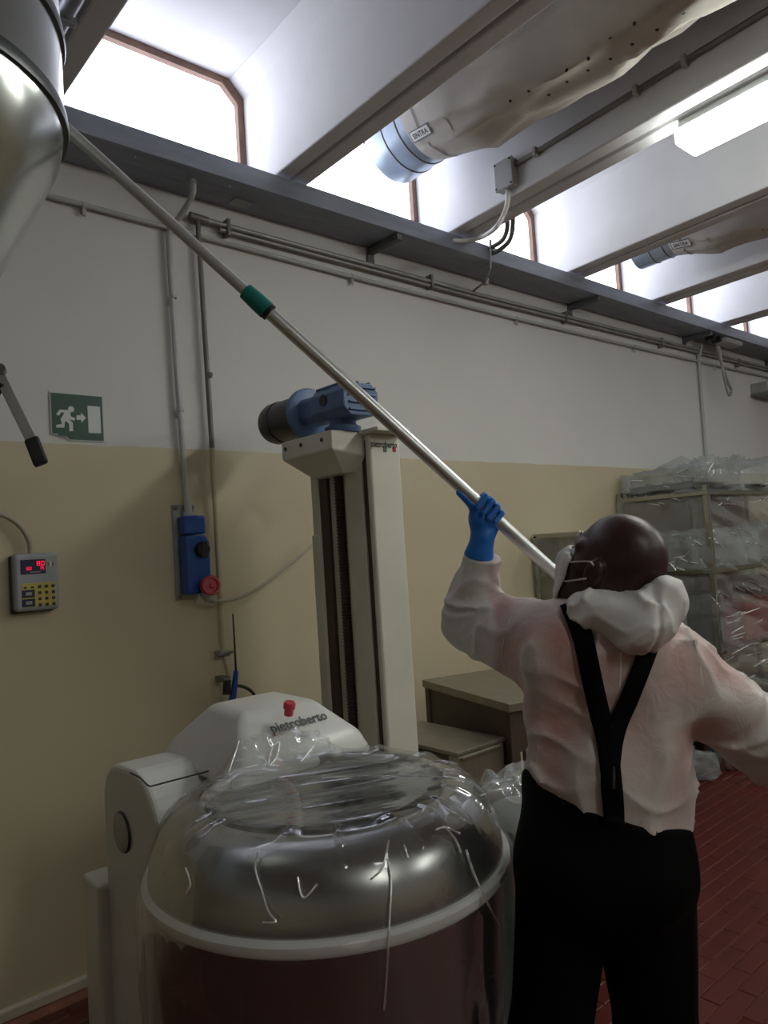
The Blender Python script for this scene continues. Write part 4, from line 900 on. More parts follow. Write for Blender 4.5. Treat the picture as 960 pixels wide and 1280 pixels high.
# top shelf goods
def stand(name, label, cat, x0, x1, y0, y1, z0, z1, mt, rim=True, group=None):
    t = thing(name, label, cat, ((x0 + x1) / 2, (y0 + y1) / 2, z0), group)
    MB().box(x0, x1, y0, y1, z0, z1 - (0.012 if rim else 0)).build('body', mt, t, bevel=0.006)
    if rim: MB().box(x0 - 0.01, x1 + 0.01, y0 - 0.01, y1 + 0.01, z1 - 0.014, z1).build('rim', mt, t, bevel=0.004)
    return t
stand('baking_tray', 'dark baking tray lying lowest on the rack top shelf under film', 'tray', 4.83, 5.35, 2.36, 2.86, 1.79, 1.83, 'dark')
stand('baking_tray', 'dark baking tray stacked on another on the rack top shelf', 'tray', 4.86, 5.32, 2.38, 2.84, 1.83, 1.865, 'dark')
stand('baking_tray', 'wide dark tray beside the tray stack on the rack top shelf', 'tray', 5.5, 6.3, 2.34, 2.84, 1.79, 1.85, 'dark')
for k, lab in enumerate(('thin dark utensil rod lying across the tray stack, nearest the wall', 'thin dark utensil rod lying in the middle of the tray stack', 'thin dark utensil rod lying across the tray stack front edge')):
    y = 2.75 - k * 0.13
    q = thing('utensil_rod', lab, 'utensil', (5.1, y, 1.865))
    MB().tube([(4.84, y - 0.05, 1.873), (5.34, y + 0.07, 1.873)], 0.008, 8).build('rod', 'black', q, smooth=True)
    MB().tube([(4.84, y - 0.05, 1.873), (4.92, y - 0.031, 1.873)], 0.0085, 8).build('handle', 'steel', q, smooth=True)
crumple((5.14, 2.58, 1.885), (0.36, 0.33, 0.095), 'film_bundle', 'crumpled clear film bundle over the trays at the rack end', sd=1.3, amp=0.075, zlo=1.792)
crumple((6.02, 2.58, 1.905), (0.50, 0.33, 0.115), 'film_bundle', 'crumpled clear film bundle over the wide tray on the rack top', sd=5.1, amp=0.085, zlo=1.792)
# second shelf
stand('steel_pan', 'deep steel pan on the second rack shelf inside a film bag', 'pan', 4.86, 5.30, 2.36, 2.80, 1.27, 1.42, 'steel')
stand('grey_box', 'pale grey box on the second rack shelf beside the steel pan', 'box', 5.42, 5.80, 2.36, 2.80, 1.27, 1.50, 'boxgrey', rim=False)
stand('grey_box', 'large pale grey box on the second rack shelf past the middle post', 'box', 6.0, 6.7, 2.36, 2.80, 1.27, 1.56, 'boxgrey', rim=False)
crumple((5.07, 2.56, 1.385), (0.27, 0.31, 0.105), 'film_bag', 'crumpled clear film bag over the steel pan on the second shelf', sd=2.2, amp=0.085, zlo=1.272)
crumple((5.95, 2.45, 1.40), (0.55, 0.20, 0.12), 'film_bag', 'long crumpled clear film bag over the grey boxes on the second shelf', sd=7.2, amp=0.08, zlo=1.272)
# third shelf
stand('dark_box', 'black appliance box on the third rack shelf', 'box', 4.88, 5.20, 2.40, 2.82, 0.74, 1.10, 'black', rim=False)
stand('grey_box', 'small pale grey carton on the third rack shelf at its end', 'box', 4.81, 4.87, 2.50, 2.70, 0.74, 1.00, 'boxgrey', rim=False)
c = on_y(945, 790, 2.30); stand('red_crate', 'red plastic crate on the third rack shelf behind stretched film', 'crate', c[0] - 0.10, c[0] + 0.30, 2.32, 2.75, 0.74, 1.02, 'crate_red')
stand('dark_box', 'dark grey metal box on the third rack shelf beside the red crate', 'box', 5.95, 6.6, 2.36, 2.80, 0.74, 1.12, 'dark', rim=False)
stand('blue_crate', 'small dark blue crate on the lowest rack shelf at its end', 'crate', 4.83, 5.15, 2.31, 2.62, 0.22, 0.50, 'crate_blue')
stand('steel_pan', 'steel pan on the lowest rack shelf beside the blue crate', 'pan', 5.3, 5.8, 2.34, 2.8, 0.22, 0.42, 'steel')
sheet((4.84, 2.225, 1.80), (7.3, 2.20, 1.84), (4.80, 2.215, 0.30), (7.3, 2.15, 0.22), 'rack_film', 'clear stretch film pulled across the open front of the storage rack', amp=0.045, fr=(1.4, 9), sd=3.0, tilt=0.25)
sheet((4.765, 2.92, 1.80), (4.765, 2.25, 1.80), (4.75, 2.92, 0.30), (4.76, 2.24, 0.25), 'rack_film', 'clear stretch film hanging down the end of the storage rack', amp=0.03, fr=(3, 6), sd=11.0, n=(60, 90), tilt=-0.3)
# lower wrapped trolley
lx0, lx1, ly0, ly1 = 3.77, 4.30, 2.55, 2.89
t = thing('tray_trolley', 'low steel tray trolley covered in greenish film beside the tall rack', 'trolley', (4.03, 2.7, 0))
for x in (lx0, lx1):
    for y in (ly0, ly1):
        MB().box(x, x + 0.025, y - 0.0125, y + 0.0125, 0.08, 1.56).build('post', 'steel', t, bevel=0.002)
        MB().lathe([(0.04, -0.012), (0.04, 0.012)], (x + 0.012, y, 0.04), (0, 1, 0), 16, True).build('castor', 'black', t, smooth=True)
MB().box(lx0, lx1 + 0.025, ly0 - 0.015, ly1 + 0.015, 1.545, 1.57).build('top_frame', 'steel', t, bevel=0.003)
for z in (0.25, 0.55, 0.85, 1.10, 1.33): MB().box(lx0 + 0.01, lx1 + 0.015, ly0 - 0.01, ly1 + 0.01, z - 0.018, z).build('shelf', 'steeltop', t, bevel=0.002)
stand('steel_pan', 'small steel pan on the upper trolley shelf behind greenish film', 'pan', 3.85, 4.20, 2.60, 2.84, 1.33, 1.43, 'steel')
stand('grey_box', 'pale grey tub on the lower trolley shelf behind greenish film', 'box', 3.85, 4.22, 2.60, 2.84, 0.85, 1.02, 'boxgrey')
sheet((3.745, 2.92, 1.575), (3.745, 2.53, 1.575), (3.72, 2.92, 0.35), (3.72, 2.50, 0.30), 'trolley_film', 'greenish clear film hanging down the end of the tray trolley', 'filmgreen', amp=0.03, fr=(3, 4), sd=6.0, n=(70, 90), tilt=0.2)
sheet((3.745, 2.525, 1.575), (4.35, 2.525, 1.575), (3.72, 2.50, 0.35), (4.36, 2.50, 0.30), 'trolley_film', 'greenish clear film hanging over the broad front of the tray trolley', 'filmgreen', amp=0.03, fr=(3, 4), sd=8.0, n=(70, 90), tilt=0.2)
# things on the floor under the raised arm
g = on_z(884, 962, 0.0)
t = thing('cooking_pot', 'steel pot standing on the red floor in front of the rack', 'pot', (g[0] + 0.15, g[1] - 0.05, 0))
pc_ = (g[0] + 0.15, g[1] - 0.05, 0)
MB().lathe([(0.001, 0.004), (0.12, 0.004), (0.125, 0.012), (0.13, 0.20), (0.138, 0.205), (0.128, 0.21), (0.12, 0.05), (0.001, 0.03)], pc_, n=40).build('pot_body', 'steel', t, smooth=True)
for s_ in (-1, 1): MB().tube([(pc_[0] + s_ * 0.125, pc_[1] - 0.04, 0.17), (pc_[0] + s_ * 0.17, pc_[1] - 0.03, 0.175), (pc_[0] + s_ * 0.17, pc_[1] + 0.03, 0.175), (pc_[0] + s_ * 0.125, pc_[1] + 0.04, 0.17)], 0.008, 8).build('pot_handle', 'steel', t, smooth=True)
crumple((g[0] - 0.12, g[1] + 0.02, 0.075), (0.15, 0.13, 0.07), 'film_heap', 'heap of crumpled clear film on the red floor beside the steel pot', sd=3.3, amp=0.06, n=(60, 30), zlo=0.003)
q = at_d(870, 942, 4.55); stand('blue_tub', 'light blue plastic tub standing on the floor behind the crumpled film heap', 'tub', q[0] - 0.05, q[0] + 0.16, q[1] + 0.10, q[1] + 0.33, 0.0, 0.16, 'lightblue')

rf_ = [o for o in bpy.data.objects if o.name.startswith(('film_bundle', 'film_bag', 'rack_film', 'film_heap'))]
trees = bvh_of(rf_); rnd = random.Random(5)  # scattered pale folds drawn as glints on the rack films
for region, n, ang, ln in (((772, 585, 955, 632), 26, (-60, 40), (6, 16)), ((830, 668, 882, 712), 12, (-70, 60), (6, 14)), ((885, 640, 958, 700), 12, (15, 45), (8, 22)), ((885, 700, 958, 760), 14, (10, 50), (8, 20)), ((900, 765, 958, 860), 22, (-35, -8), (12, 30))):
    for _ in range(n):
        x, y = rnd.uniform(region[0], region[2]), rnd.uniform(region[1], region[3]); a = math.radians(rnd.uniform(*ang)); l = rnd.uniform(*ln)
        q = MB(); glint_path(trees, [(x, y), (x + l * 0.5 * math.cos(a) + rnd.uniform(-1, 1), y + l * 0.5 * math.sin(a)), (x + l * math.cos(a), y + l * math.sin(a))], rnd.uniform(0.0025, 0.0055), q, 4)
        if q.v:
            hit = trees.ray_cast(Vector(EYE), Vector(ray(x, y)).normalized()); c = Vector(q.v[0]); ow = min(rf_, key=lambda o: (o.matrix_basis @ o.data.vertices[min(range(0, len(o.data.vertices), 7), key=lambda i: (o.matrix_basis @ o.data.vertices[i].co - c).length_squared)].co - c).length_squared)
            q.build('glint_fold', 'crease', ow, smooth=True)
# ================================================================== the person (shapes laid out in camera-aligned metres, then turned to world)
def sn(Fg, org, h):
    """surface nets: quads of the zero level of a grid field"""
    ins = Fg < 0; nx, ny, nz = Fg.shape
    mixed = np.zeros((nx - 1, ny - 1, nz - 1), bool); cnt = np.zeros(mixed.shape, np.uint8)
    for a in (0, 1):
        for b in (0, 1):
            for c in (0, 1): cnt += ins[a:nx - 1 + a, b:ny - 1 + b, c:nz - 1 + c]
    mixed = (cnt > 0) & (cnt < 8)
    idx = np.argwhere(mixed); I, Jx, K = idx.T
    acc = np.zeros((len(idx), 3)); num = np.zeros(len(idx))
    C = [(a, b, c) for a in (0, 1) for b in (0, 1) for c in (0, 1)]
    for p in C:
        for ax in range(3):
            if p[ax]: continue
            q = list(p); q[ax] = 1
            f0 = Fg[I + p[0], Jx + p[1], K + p[2]]; f1 = Fg[I + q[0], Jx + q[1], K + q[2]]
            s = (f0 < 0) != (f1 < 0); t = np.where(s, f0 / np.where(s, f0 - f1, 1), 0)
            o = np.tile(np.array(p, float), (len(idx), 1)); o[:, ax] = t
            acc += o * s[:, None]; num += s
    V = (idx + acc / num[:, None]) * h + org
    vid = np.full(mixed.shape, -1, np.int64); vid[I, Jx, K] = np.arange(len(idx)); Q = []
    for ax in range(3):
        sl0 = [slice(1, n - 1) for n in Fg.shape]; sl1 = list(sl0); sl0[ax] = slice(0, Fg.shape[ax] - 1); sl1[ax] = slice(1, Fg.shape[ax])
        A_ = ins[tuple(sl0)]; B_ = ins[tuple(sl1)]; ch = np.argwhere(A_ != B_)
        if not len(ch): continue
        off = np.ones(3, int); off[ax] = 0; g = ch + off; u, v = [(1, 2), (2, 0), (0, 1)][ax]
        def at(du, dv): q = g.copy(); q[:, u] -= du; q[:, v] -= dv; return vid[q[:, 0], q[:, 1], q[:, 2]]
        quad = np.stack([at(1, 1), at(0, 1), at(0, 0), at(1, 0)], 1); fl = ~A_[tuple(ch.T)]
        quad[fl] = quad[fl][:, ::-1]; Q.append(quad)
    Q = np.concatenate(Q); Q = Q[(Q >= 0).all(1)]
    return V, Q
def grid(lo, hi, h):
    ax = [np.arange(l, u + h, h, dtype=np.float32) for l, u in zip(lo, hi)]
    return np.stack(np.meshgrid(*ax, indexing='ij'), -1), np.array(lo, float)
def smin(a, b, k): t = np.clip(0.5 + 0.5 * (b - a) / k, 0, 1); return b + (a - b) * t - k * t * (1 - t)
def caps(P, a, b, ra, rb=None, zs=1.0):
    rb = ra if rb is None else rb; s = np.array([1, 1, zs], np.float32); a = np.array(a, np.float32) * s; b = np.array(b, np.float32) * s
    q = P * s - a; d = b - a; t = np.clip((q @ d) / max(float(d @ d), 1e-9), 0, 1); return np.linalg.norm(q - t[..., None] * d, axis=-1) - (ra + (rb - ra) * t)
def ell(P, c, axes, rad):
    q = np.stack([(P - np.array(c, np.float32)) @ np.array(a, np.float32) / r for a, r in zip(axes, rad)], -1)
    k0 = np.linalg.norm(q, axis=-1); k1 = np.linalg.norm(np.stack([q[..., i] / rad[i] for i in range(3)], -1), axis=-1); return k0 * (k0 - 1) / np.maximum(k1, 1e-6)
def blur(Q, V, it=1):
    for _ in range(it):
        s = np.zeros_like(V); n = np.zeros(len(V))
        for a in range(4):
            for b in (1, 3):
                np.add.at(s, Q[:, a], V[Q[:, (a + b) % 4]]); np.add.at(n, Q[:, a], 1)
        V = V * 0.5 + 0.5 * s / np.maximum(n, 1)[:, None]
    return V
D0 = 1.5
def floor_pt(px, py, d, dz=0.0, dx=0.0):          # point at height dz straight under a camera point
    wp = to_world(camp(px, py, d)); wp[2] = dz; wp[0] += dx; return (wp - EYE) @ RC
# joints
SHL, SHR = camp(694, 806, 1.52), camp(856, 842, 1.49)
ELL, WRL = camp(590, 774, 1.77), camp(600, 697, 1.725)
ELR, WRR = camp(992, 946, 1.52), camp(912, 915, 1.72)
CH, WA, PV = camp(772, 830, 1.505), camp(760, 960, 1.50), camp(754, 1040, 1.50)
HPL, HPR = camp(704, 1090, 1.50), camp(803, 1095, 1.50)
KNL, KNR = camp(688, 1292, 1.475), camp(820, 1292, 1.50)
ANL, ANR = floor_pt(688, 1292, 1.49, 0.09), floor_pt(820, 1292, 1.52, 0.09)
UPc = (np.array([0, 0, 1.0])) @ RC                  # world up in camera axes
fwd = np.array([0, 0, 1.0]) - UPc * UPc[2]; fwd /= np.linalg.norm(fwd)
# head frame: turned to the side and tilted back
HC = camp(771, 703, 1.5)
f0 = np.array([-math.cos(math.radians(41)), 0, math.sin(math.radians(41))]); ti = math.radians(25); up0 = np.array([0, -1.0, 0])
hf = f0 * math.cos(ti) + up0 * math.sin(ti); hu = up0 * math.cos(ti) - f0 * math.sin(ti); hs = -np.cross(hf, hu)   # hs points to the visible ear
if hs[2] > 0: hs = -hs
def hp(f, u, s): return HC + hf * f + hu * u + hs * s
AX = (hf, hu, hs)
def head_sdf(P):
    d = ell(P, hp(-0.006, 0.014, 0), AX, (0.090, 0.088, 0.071))
    d = smin(d, ell(P, hp(0.030, -0.045, 0), AX, (0.062, 0.078, 0.060)), 0.03)
    d = smin(d, caps(P, hp(0.055, -0.100, -0.018), hp(0.055, -0.100, 0.018), 0.026), 0.03)
    for s in (-1, 1):
        d = smin(d, caps(P, hp(-0.005, -0.060, s * 0.056), hp(0.048, -0.098, s * 0.030), 0.018), 0.025)       # jaw line
        d = smin(d, caps(P, hp(0.045, -0.035, s * 0.045), hp(0.068, -0.040, s * 0.028), 0.018), 0.02)          # cheek bone
        d = smin(d, caps(P, hp(0.080, 0.008, s * 0.012), hp(0.066, 0.006, s * 0.044), 0.012), 0.012)           # brow
        e = ell(P, hp(0.004, -0.022, s * 0.080), (hf, hu, hs), (0.020, 0.031, 0.013)); d = smin(d, e, 0.006)   # ear
        d = np.maximum(d, -(ell(P, hp(0.008, -0.020, s * 0.094), AX, (0.011, 0.019, 0.009)) ))
        d = -smin(-d, ell(P, hp(0.086, -0.016, s * 0.031), AX, (0.014, 0.012, 0.016)), 0.008)                  # eye socket
    d = smin(d, caps(P, hp(0.082, -0.012, 0), hp(0.103, -0.046, 0), 0.009, 0.013), 0.012)                      # nose
    d = smin(d, caps(P, hp(0.084, -0.072, -0.014), hp(0.084, -0.072, 0.014), 0.010), 0.012)                    # lips
    return d
NB = camp(782, 800, 1.51)
def body_sdf(P):
    d = head_sdf(P)
    d = smin(d, caps(P, hp(-0.035, -0.05, 0), NB, 0.056, 0.062), 0.03)
    d = smin(d, caps(P, CH, WA, 0.118, 0.125, 1.3), 0.05)
    d = smin(d, caps(P, SHL, SHR, 0.052), 0.05)
    d = smin(d, caps(P, SHL, ELL, 0.046, 0.038), 0.03); d = smin(d, caps(P, ELL, WRL, 0.038, 0.024), 0.02)
    d = smin(d, caps(P, SHR, ELR, 0.046, 0.038), 0.03); d = smin(d, caps(P, ELR, WRR, 0.038, 0.024), 0.02)
    d = smin(d, caps(P, WA, PV, 0.125, 0.125, 1.25), 0.05)
    for h_, k_, a_ in ((HPL, KNL, ANL), (HPR, KNR, ANR)):
        d = smin(d, caps(P, h_, k_, 0.072, 0.050), 0.04); d = smin(d, caps(P, k_, a_, 0.050, 0.032), 0.02)
        d = smin(d, caps(P, a_ - UPc * 0.05, a_ + fwd * 0.12 - UPc * 0.055, 0.033, 0.025), 0.02)
    return d
def skin_mat():
    mt = mat('dark_brown_skin', (0.042, 0.0165, 0.0135), 0.40, var=0.15, scale=10, bump=0.06, bscale=120); mt.node_tree.nodes['Principled BSDF'].inputs['Subsurface Weight'].default_value = 0.0; return mt
M['skin'] = skin_mat()
def jacket_mat():
    mt, N, L, B = new_mat('sheer_white_coverall')
    at = N.new('ShaderNodeAttribute'); at.attribute_name = 'shirt'
    geo = N.new('ShaderNodeNewGeometry'); nz = N.new('ShaderNodeTexNoise'); nz.inputs['Scale'].default_value = 9; nz.inputs['Detail'].default_value = 4; L.new(geo.outputs['Position'], nz.inputs['Vector'])
    mu = N.new('ShaderNodeMath'); mu.operation = 'MULTIPLY'; L.new(at.outputs['Fac'], mu.inputs[0])
    mr = N.new('ShaderNodeMapRange'); L.new(nz.outputs['Fac'], mr.inputs['Value']); mr.inputs['From Min'].default_value = 0.3; mr.inputs['From Max'].default_value = 0.7; mr.inputs['To Min'].default_value = 0.55; mr.inputs['To Max'].default_value = 1.05
    L.new(mr.outputs['Result'], mu.inputs[1])
    mx = N.new('ShaderNodeMix'); mx.data_type = 'RGBA'; L.new(mu.outputs[0], mx.inputs[0]); mx.inputs[6].default_value = (0.64, 0.615, 0.59, 1); mx.inputs[7].default_value = (0.50, 0.235, 0.21, 1)
    L.new(mx.outputs[2], B.inputs['Base Color']); B.inputs['Roughness'].default_value = 0.5
    n2 = N.new('ShaderNodeTexNoise'); n2.inputs['Scale'].default_value = 22; n2.inputs['Detail'].default_value = 5; n2.inputs['Distortion'].default_value = 0.8; L.new(geo.outputs['Position'], n2.inputs['Vector'])
    b = N.new('ShaderNodeBump'); b.inputs['Strength'].default_value = 0.35; b.inputs['Distance'].default_value = 0.012; L.new(n2.outputs['Fac'], b.inputs['Height']); L.new(b.outputs['Normal'], B.inputs['Normal'])
    return mt
M['jacket'] = jacket_mat()
M['hood'] = mat('white_nonwoven_hood', (0.72, 0.715, 0.69), 0.6, var=0.04, bump=0.2, bscale=25)
M['mask'] = mat('white_face_mask', (0.70, 0.68, 0.67), 0.6, var=0.02)
M['loop'] = mat('mask_ear_loop', (0.62, 0.52, 0.50), 0.6)
M['trousers'] = mat('black_bib_trousers', (0.0022, 0.0022, 0.0026), 0.8, var=0.3, bump=0.15, bscale=30, spec=0.1)
M['glove'] = mat('blue_rubber_glove', (0.012, 0.17, 0.62), 0.4, var=0.1, scale=30, bump=0.12, bscale=70)
rootp = to_world((ANL + ANR)[None] / 2)[0]; rootp[2] = 0
person = thing('person', 'person in white hooded coverall and black braced trousers raising a pole', 'person', rootp)
# --- body
allp = np.array([SHL, SHR, ELL, WRL, ELR, WRR, KNL, KNR, ANL, ANR, HC, CH])
h = 0.006; lo_ = allp.min(0) - 0.15; hi_ = allp.max(0) + 0.15; lo_[1] = HC[1] - 0.14
G, o_ = grid(lo_, hi_, h); V, Q = sn(body_sdf(G), o_, h); del G
mesh_np('body', to_world(blur(Q, V, 1)), Q[:, ::-1], 'skin', person)
for s in (-1, 1):
    e = to_world(hp(0.074, -0.016, s * 0.031)[None])[0]; ey = MB().lathe([(0.0005, -0.012), (0.008, -0.009), (0.012, 0), (0.008, 0.009), (0.0005, 0.012)], e, tuple(RC @ hf), 16).build('eye', 'signwhite', person, smooth=True)
    MB().lathe([(0.0005, 0.0118), (0.005, 0.0112), (0.0055, 0.0108)], e, tuple(RC @ hf), 12).build('iris', 'black', ey, smooth=True)
# --- jacket
def folds(q):
    wp = np.stack([vnoise(q, 7.0, 21.0), vnoise(q, 7.0, 23.0), vnoise(q, 7.0, 25.0)], -1) * 0.10
    q = q + wp.astype(np.float32)
    w1 = ridged(q * np.array([1, 0.5, 1], np.float32), 9.0, 5.4) ** 4 * 0.7 + ridged(q * np.array([0.5, 1, 1], np.float32), 15.0, 6.7) ** 4 * 0.40
    ring = ridged(np.stack([(q[..., 1] + 0.35 * q[..., 0]) * 20, q[..., 0] * 6, q[..., 2] * 6], -1), 1.0, 8.0) ** 3
    wst = np.clip((q[..., 1] - camp(0, 915, 1.5)[1]) / 0.1, 0, 1) * ridged(q * np.array([1, 0.3, 1], np.float32), 13.0, 6.0) ** 3
    return w1, ring, wst
def jacket_sdf(P, fold=True):
    d = caps(P, CH, WA, 0.142, 0.152, 1.25)
    d = smin(d, caps(P, camp(714, 820, 1.505), camp(836, 846, 1.49), 0.076, 0.076, 1.0), 0.06)
    d = smin(d, caps(P, camp(692, 815, 1.51), camp(690, 895, 1.505), 0.060, 0.055), 0.05)
    d = smin(d, caps(P, WA, camp(757, 1010, 1.5), 0.150, 0.155, 1.22), 0.04)
    d = smin(d, caps(P, camp(802, 925, 1.47), camp(800, 985, 1.47), 0.062, 0.052), 0.05)                 # blouse over the waistband
    d = smin(d, caps(P, SHL, ELL, 0.076, 0.058), 0.045)
    d = smin(d, caps(P, camp(664, 832, 1.57), camp(588, 794, 1.76), 0.050, 0.042), 0.05)                  # slack under the raised sleeve
    d = smin(d, caps(P, ELL, WRL, 0.062, 0.035), 0.02)
    d = smin(d, caps(P, SHR, ELR, 0.068, 0.054), 0.045); d = smin(d, caps(P, camp(893, 878, 1.48), camp(985, 938, 1.50), 0.060, 0.056), 0.03); d = smin(d, caps(P, ELR, WRR, 0.056, 0.040), 0.02)
    d = smin(d, caps(P, NB, camp(778, 770, 1.50), 0.072, 0.066), 0.03)
    if fold:
        q = P.astype(np.float32)
        arm = np.minimum(caps(P, ELL, WRL, 0.05), np.minimum(caps(P, (SHR * 0.5 + ELR * 0.5), ELR, 0.06), caps(P, (SHL * 0.5 + ELL * 0.5), ELL, 0.05)))
        k = np.clip(1 - arm / 0.06, 0, 1)
        w1, ring, wst = folds(q)
        d = d - w1 * 0.020 - ring * k * 0.020 - wst * 0.016 + 0.008
    return d
def waist_cut(P):      # >0 below the waistband
    return (P[..., 1] - camp(0, 969, 1.5)[1]) - 0.27 * (P[..., 0] - camp(665, 0, 1.5)[0])
h = 0.005; pts_ = np.array([SHL, SHR, ELL, WRL, ELR, WRR, WA]); lo_ = pts_.min(0) - 0.17; hi_ = pts_.max(0) + 0.17; lo_[1] = camp(0, 690, 1.7)[1] ; hi_[1] = camp(0, 1060, 1.5)[1]
G, o_ = grid(lo_, hi_, h); F = jacket_sdf(G)
F = np.maximum(F, waist_cut(G) - 0.012)
wdir = (WRL - ELL) / np.linalg.norm(WRL - ELL); F = np.where(np.linalg.norm(G - WRL.astype(np.float32), axis=-1) < 0.09, np.maximum(F, (G - WRL.astype(np.float32)) @ wdir.astype(np.float32) - 0.004), F)
V, Q = sn(F, o_, h); del G, F
Vb = blur(Q, V, 1)
ta = lambda P, a, b: np.clip(((P - a) @ (b - a)) / float((b - a) @ (b - a)), -1, 2)
dl = caps(Vb, SHL, ELL, 0.07) ; dr = caps(Vb, SHR, ELR, 0.07); dfo = np.minimum(caps(Vb, ELL, WRL, 0.06), caps(Vb, ELR, WRR, 0.07)); dt = caps(Vb, CH, WA, 0.14, 0.15, 1.25)
sl = np.clip((Vb[:, 0] - camp(614, 0, 1.62)[0]) / 0.012, 0, 1); sr = np.clip((0.50 - ta(Vb, SHR, ELR)) / 0.25, 0, 1)
left_arm = Vb[:, 0] < camp(650, 0, 1.55)[0]; right_arm = Vb[:, 0] > camp(872, 0, 1.5)[0]
shirt = np.where(left_arm, sl, np.where(right_arm, sr, 1.0)) * (1 - np.clip((Vb[:, 1] - camp(0, 930, 1.5)[1]) / 0.2, 0, 0.45))
w1_, rg_, ws_ = folds(Vb.astype(np.float32)); shirt = shirt * (1 - np.clip(w1_ * 0.9 + ws_ * 0.6, 0, 0.85))
mesh_np('coverall_jacket', to_world(Vb), Q[:, ::-1], 'jacket', person, attrs={'shirt': shirt})
# --- trousers
def trou_sdf(P):
    d = caps(P, camp(757, 985, 1.5), camp(754, 1080, 1.5), 0.163, 0.160, 1.18)
    d = smin(d, caps(P, camp(712, 1080, 1.46), camp(795, 1085, 1.46), 0.11), 0.04)
    for h_, k_, a_, s_ in ((HPL, KNL, ANL, -1), (HPR, KNR, ANR, 1)):
        d = smin(d, caps(P, h_, k_, 0.096, 0.078), 0.02); d = smin(d, caps(P, k_, a_, 0.078, 0.082), 0.02)
    q = P.astype(np.float32); return d - ridged(q * np.array([1, 0.35, 1], np.float32), 8, 2.0) ** 3 * 0.009 + 0.002
h = 0.008; lo_ = np.array([HPL, HPR, KNL, KNR, ANL, ANR]).min(0) - 0.18; hi_ = np.array([HPL, HPR, KNL, KNR, ANL, ANR]).max(0) + 0.18; lo_[1] = camp(0, 930, 1.5)[1]
G, o_ = grid(lo_, hi_, h); F = np.maximum(trou_sdf(G), -waist_cut(G))
F = np.maximum(F, -((G - (ANL + ANR).astype(np.float32) / 2) @ UPc.astype(np.float32)) - 0.035); V, Q = sn(F, o_, h); del G, F
Vt = blur(Q, V, 1); mesh_np('bib_trousers', to_world(Vt), Q[:, ::-1], 'trousers', person)
for a_ in (ANL, ANR):
    G, o_ = grid(a_ - 0.22, a_ + 0.22, 0.006)
    d = smin(caps(G, a_ - UPc * 0.045, a_ + fwd * 0.13 - UPc * 0.05, 0.045, 0.040), caps(G, a_ + UPc * 0.06, a_, 0.05), 0.02)
    d = np.maximum(d, -((G - a_.astype(np.float32)) @ UPc.astype(np.float32)) - 0.088); V, Q = sn(d, o_, 0.006); mesh_np('boot', to_world(blur(Q, V, 1)), Q[:, ::-1], 'black', person)
# --- braces: ribbons laid on the back
def surf_depth(px, py, fn, d0=1.15, d1=1.62):
    ds = np.linspace(d0, d1, 160); P = np.stack([camp(px, py, d) for d in ds]).astype(np.float32); F = fn(P); k = np.argmax(F < 0); return ds[k] if F[k] < 0 else None
both = lambda P: np.minimum(jacket_sdf(P, True), np.maximum(trou_sdf(P), -waist_cut(P)))
def brace(path, wpx, name='brace'):
    P_ = catmull([Vector((a, b, 0)) for a, b in path], 8); vs = []; dprev = 1.36; n = len(P_)
    rows_ = []
    for i, p in enumerate(P_):
        t_ = (P_[min(i + 1, n - 1)] - P_[max(i - 1, 0)]).normalized(); sd_ = Vector((-t_.y, t_.x, 0)); row = []
        for k in (-1, -0.5, 0, 0.5, 1):
            q = p + sd_ * (wpx / 2 * k); d = surf_depth(q.x, q.y, both); row.append((q.x, q.y, d))
        rows_.append(row)
    D = np.array([[r[2] if r[2] else np.nan for r in row] for row in rows_]); med = np.nanmedian(D, 1, keepdims=True); D = np.where(np.isnan(D), med, D)
    for i in range(1, len(D)):
        if np.isnan(D[i]).any(): D[i] = D[i - 1]
    D = np.where(np.isnan(D), 1.38, D); ker = np.array([1, 2, 3, 2, 1]) / 9.0
    for k in range(5): D[:, k] = np.convolve(np.pad(D[:, k], 2, 'edge'), ker, 'valid')
    top = [[to_world(camp(rows_[i][k][0], rows_[i][k][1], D[i, k] - 0.010)[None])[0] for k in range(5)] for i in range(n)]
    bot = [[to_world(camp(rows_[i][k][0], rows_[i][k][1], D[i, k] + 0.004)[None])[0] for k in range(5)] for i in range(n)]
    V_ = [q for r in top for q in r] + [q for r in bot for q in r]; B0 = n * 5; fs = []
    for i in range(n - 1):
        for k in range(4): a = i * 5 + k; fs += [(a, a + 1, a + 6, a + 5), (B0 + a, B0 + a + 5, B0 + a + 6, B0 + a + 1)]
        for k in (0, 4): a = i * 5 + k; fs.append((a, a + 5, B0 + a + 5, B0 + a))
    MB().add(V_, fs).build(name, 'trousers', person, smooth='all')
brace([(712, 752), (728, 795), (738, 840), (748, 885), (758, 925), (764, 970), (767, 1005), (768, 1030)], 26)
brace([(818, 792), (800, 840), (786, 875), (773, 905), (766, 935), (763, 975), (765, 1005), (767, 1030)], 24)
MB().tube([to_world(camp(767, 958 + k, surf_depth(767, 958 + k, both) - 0.010)[None])[0] for k in (0, 14, 28)], 0.003, 8).build('brace_buckle', 'dark', person, smooth=True)
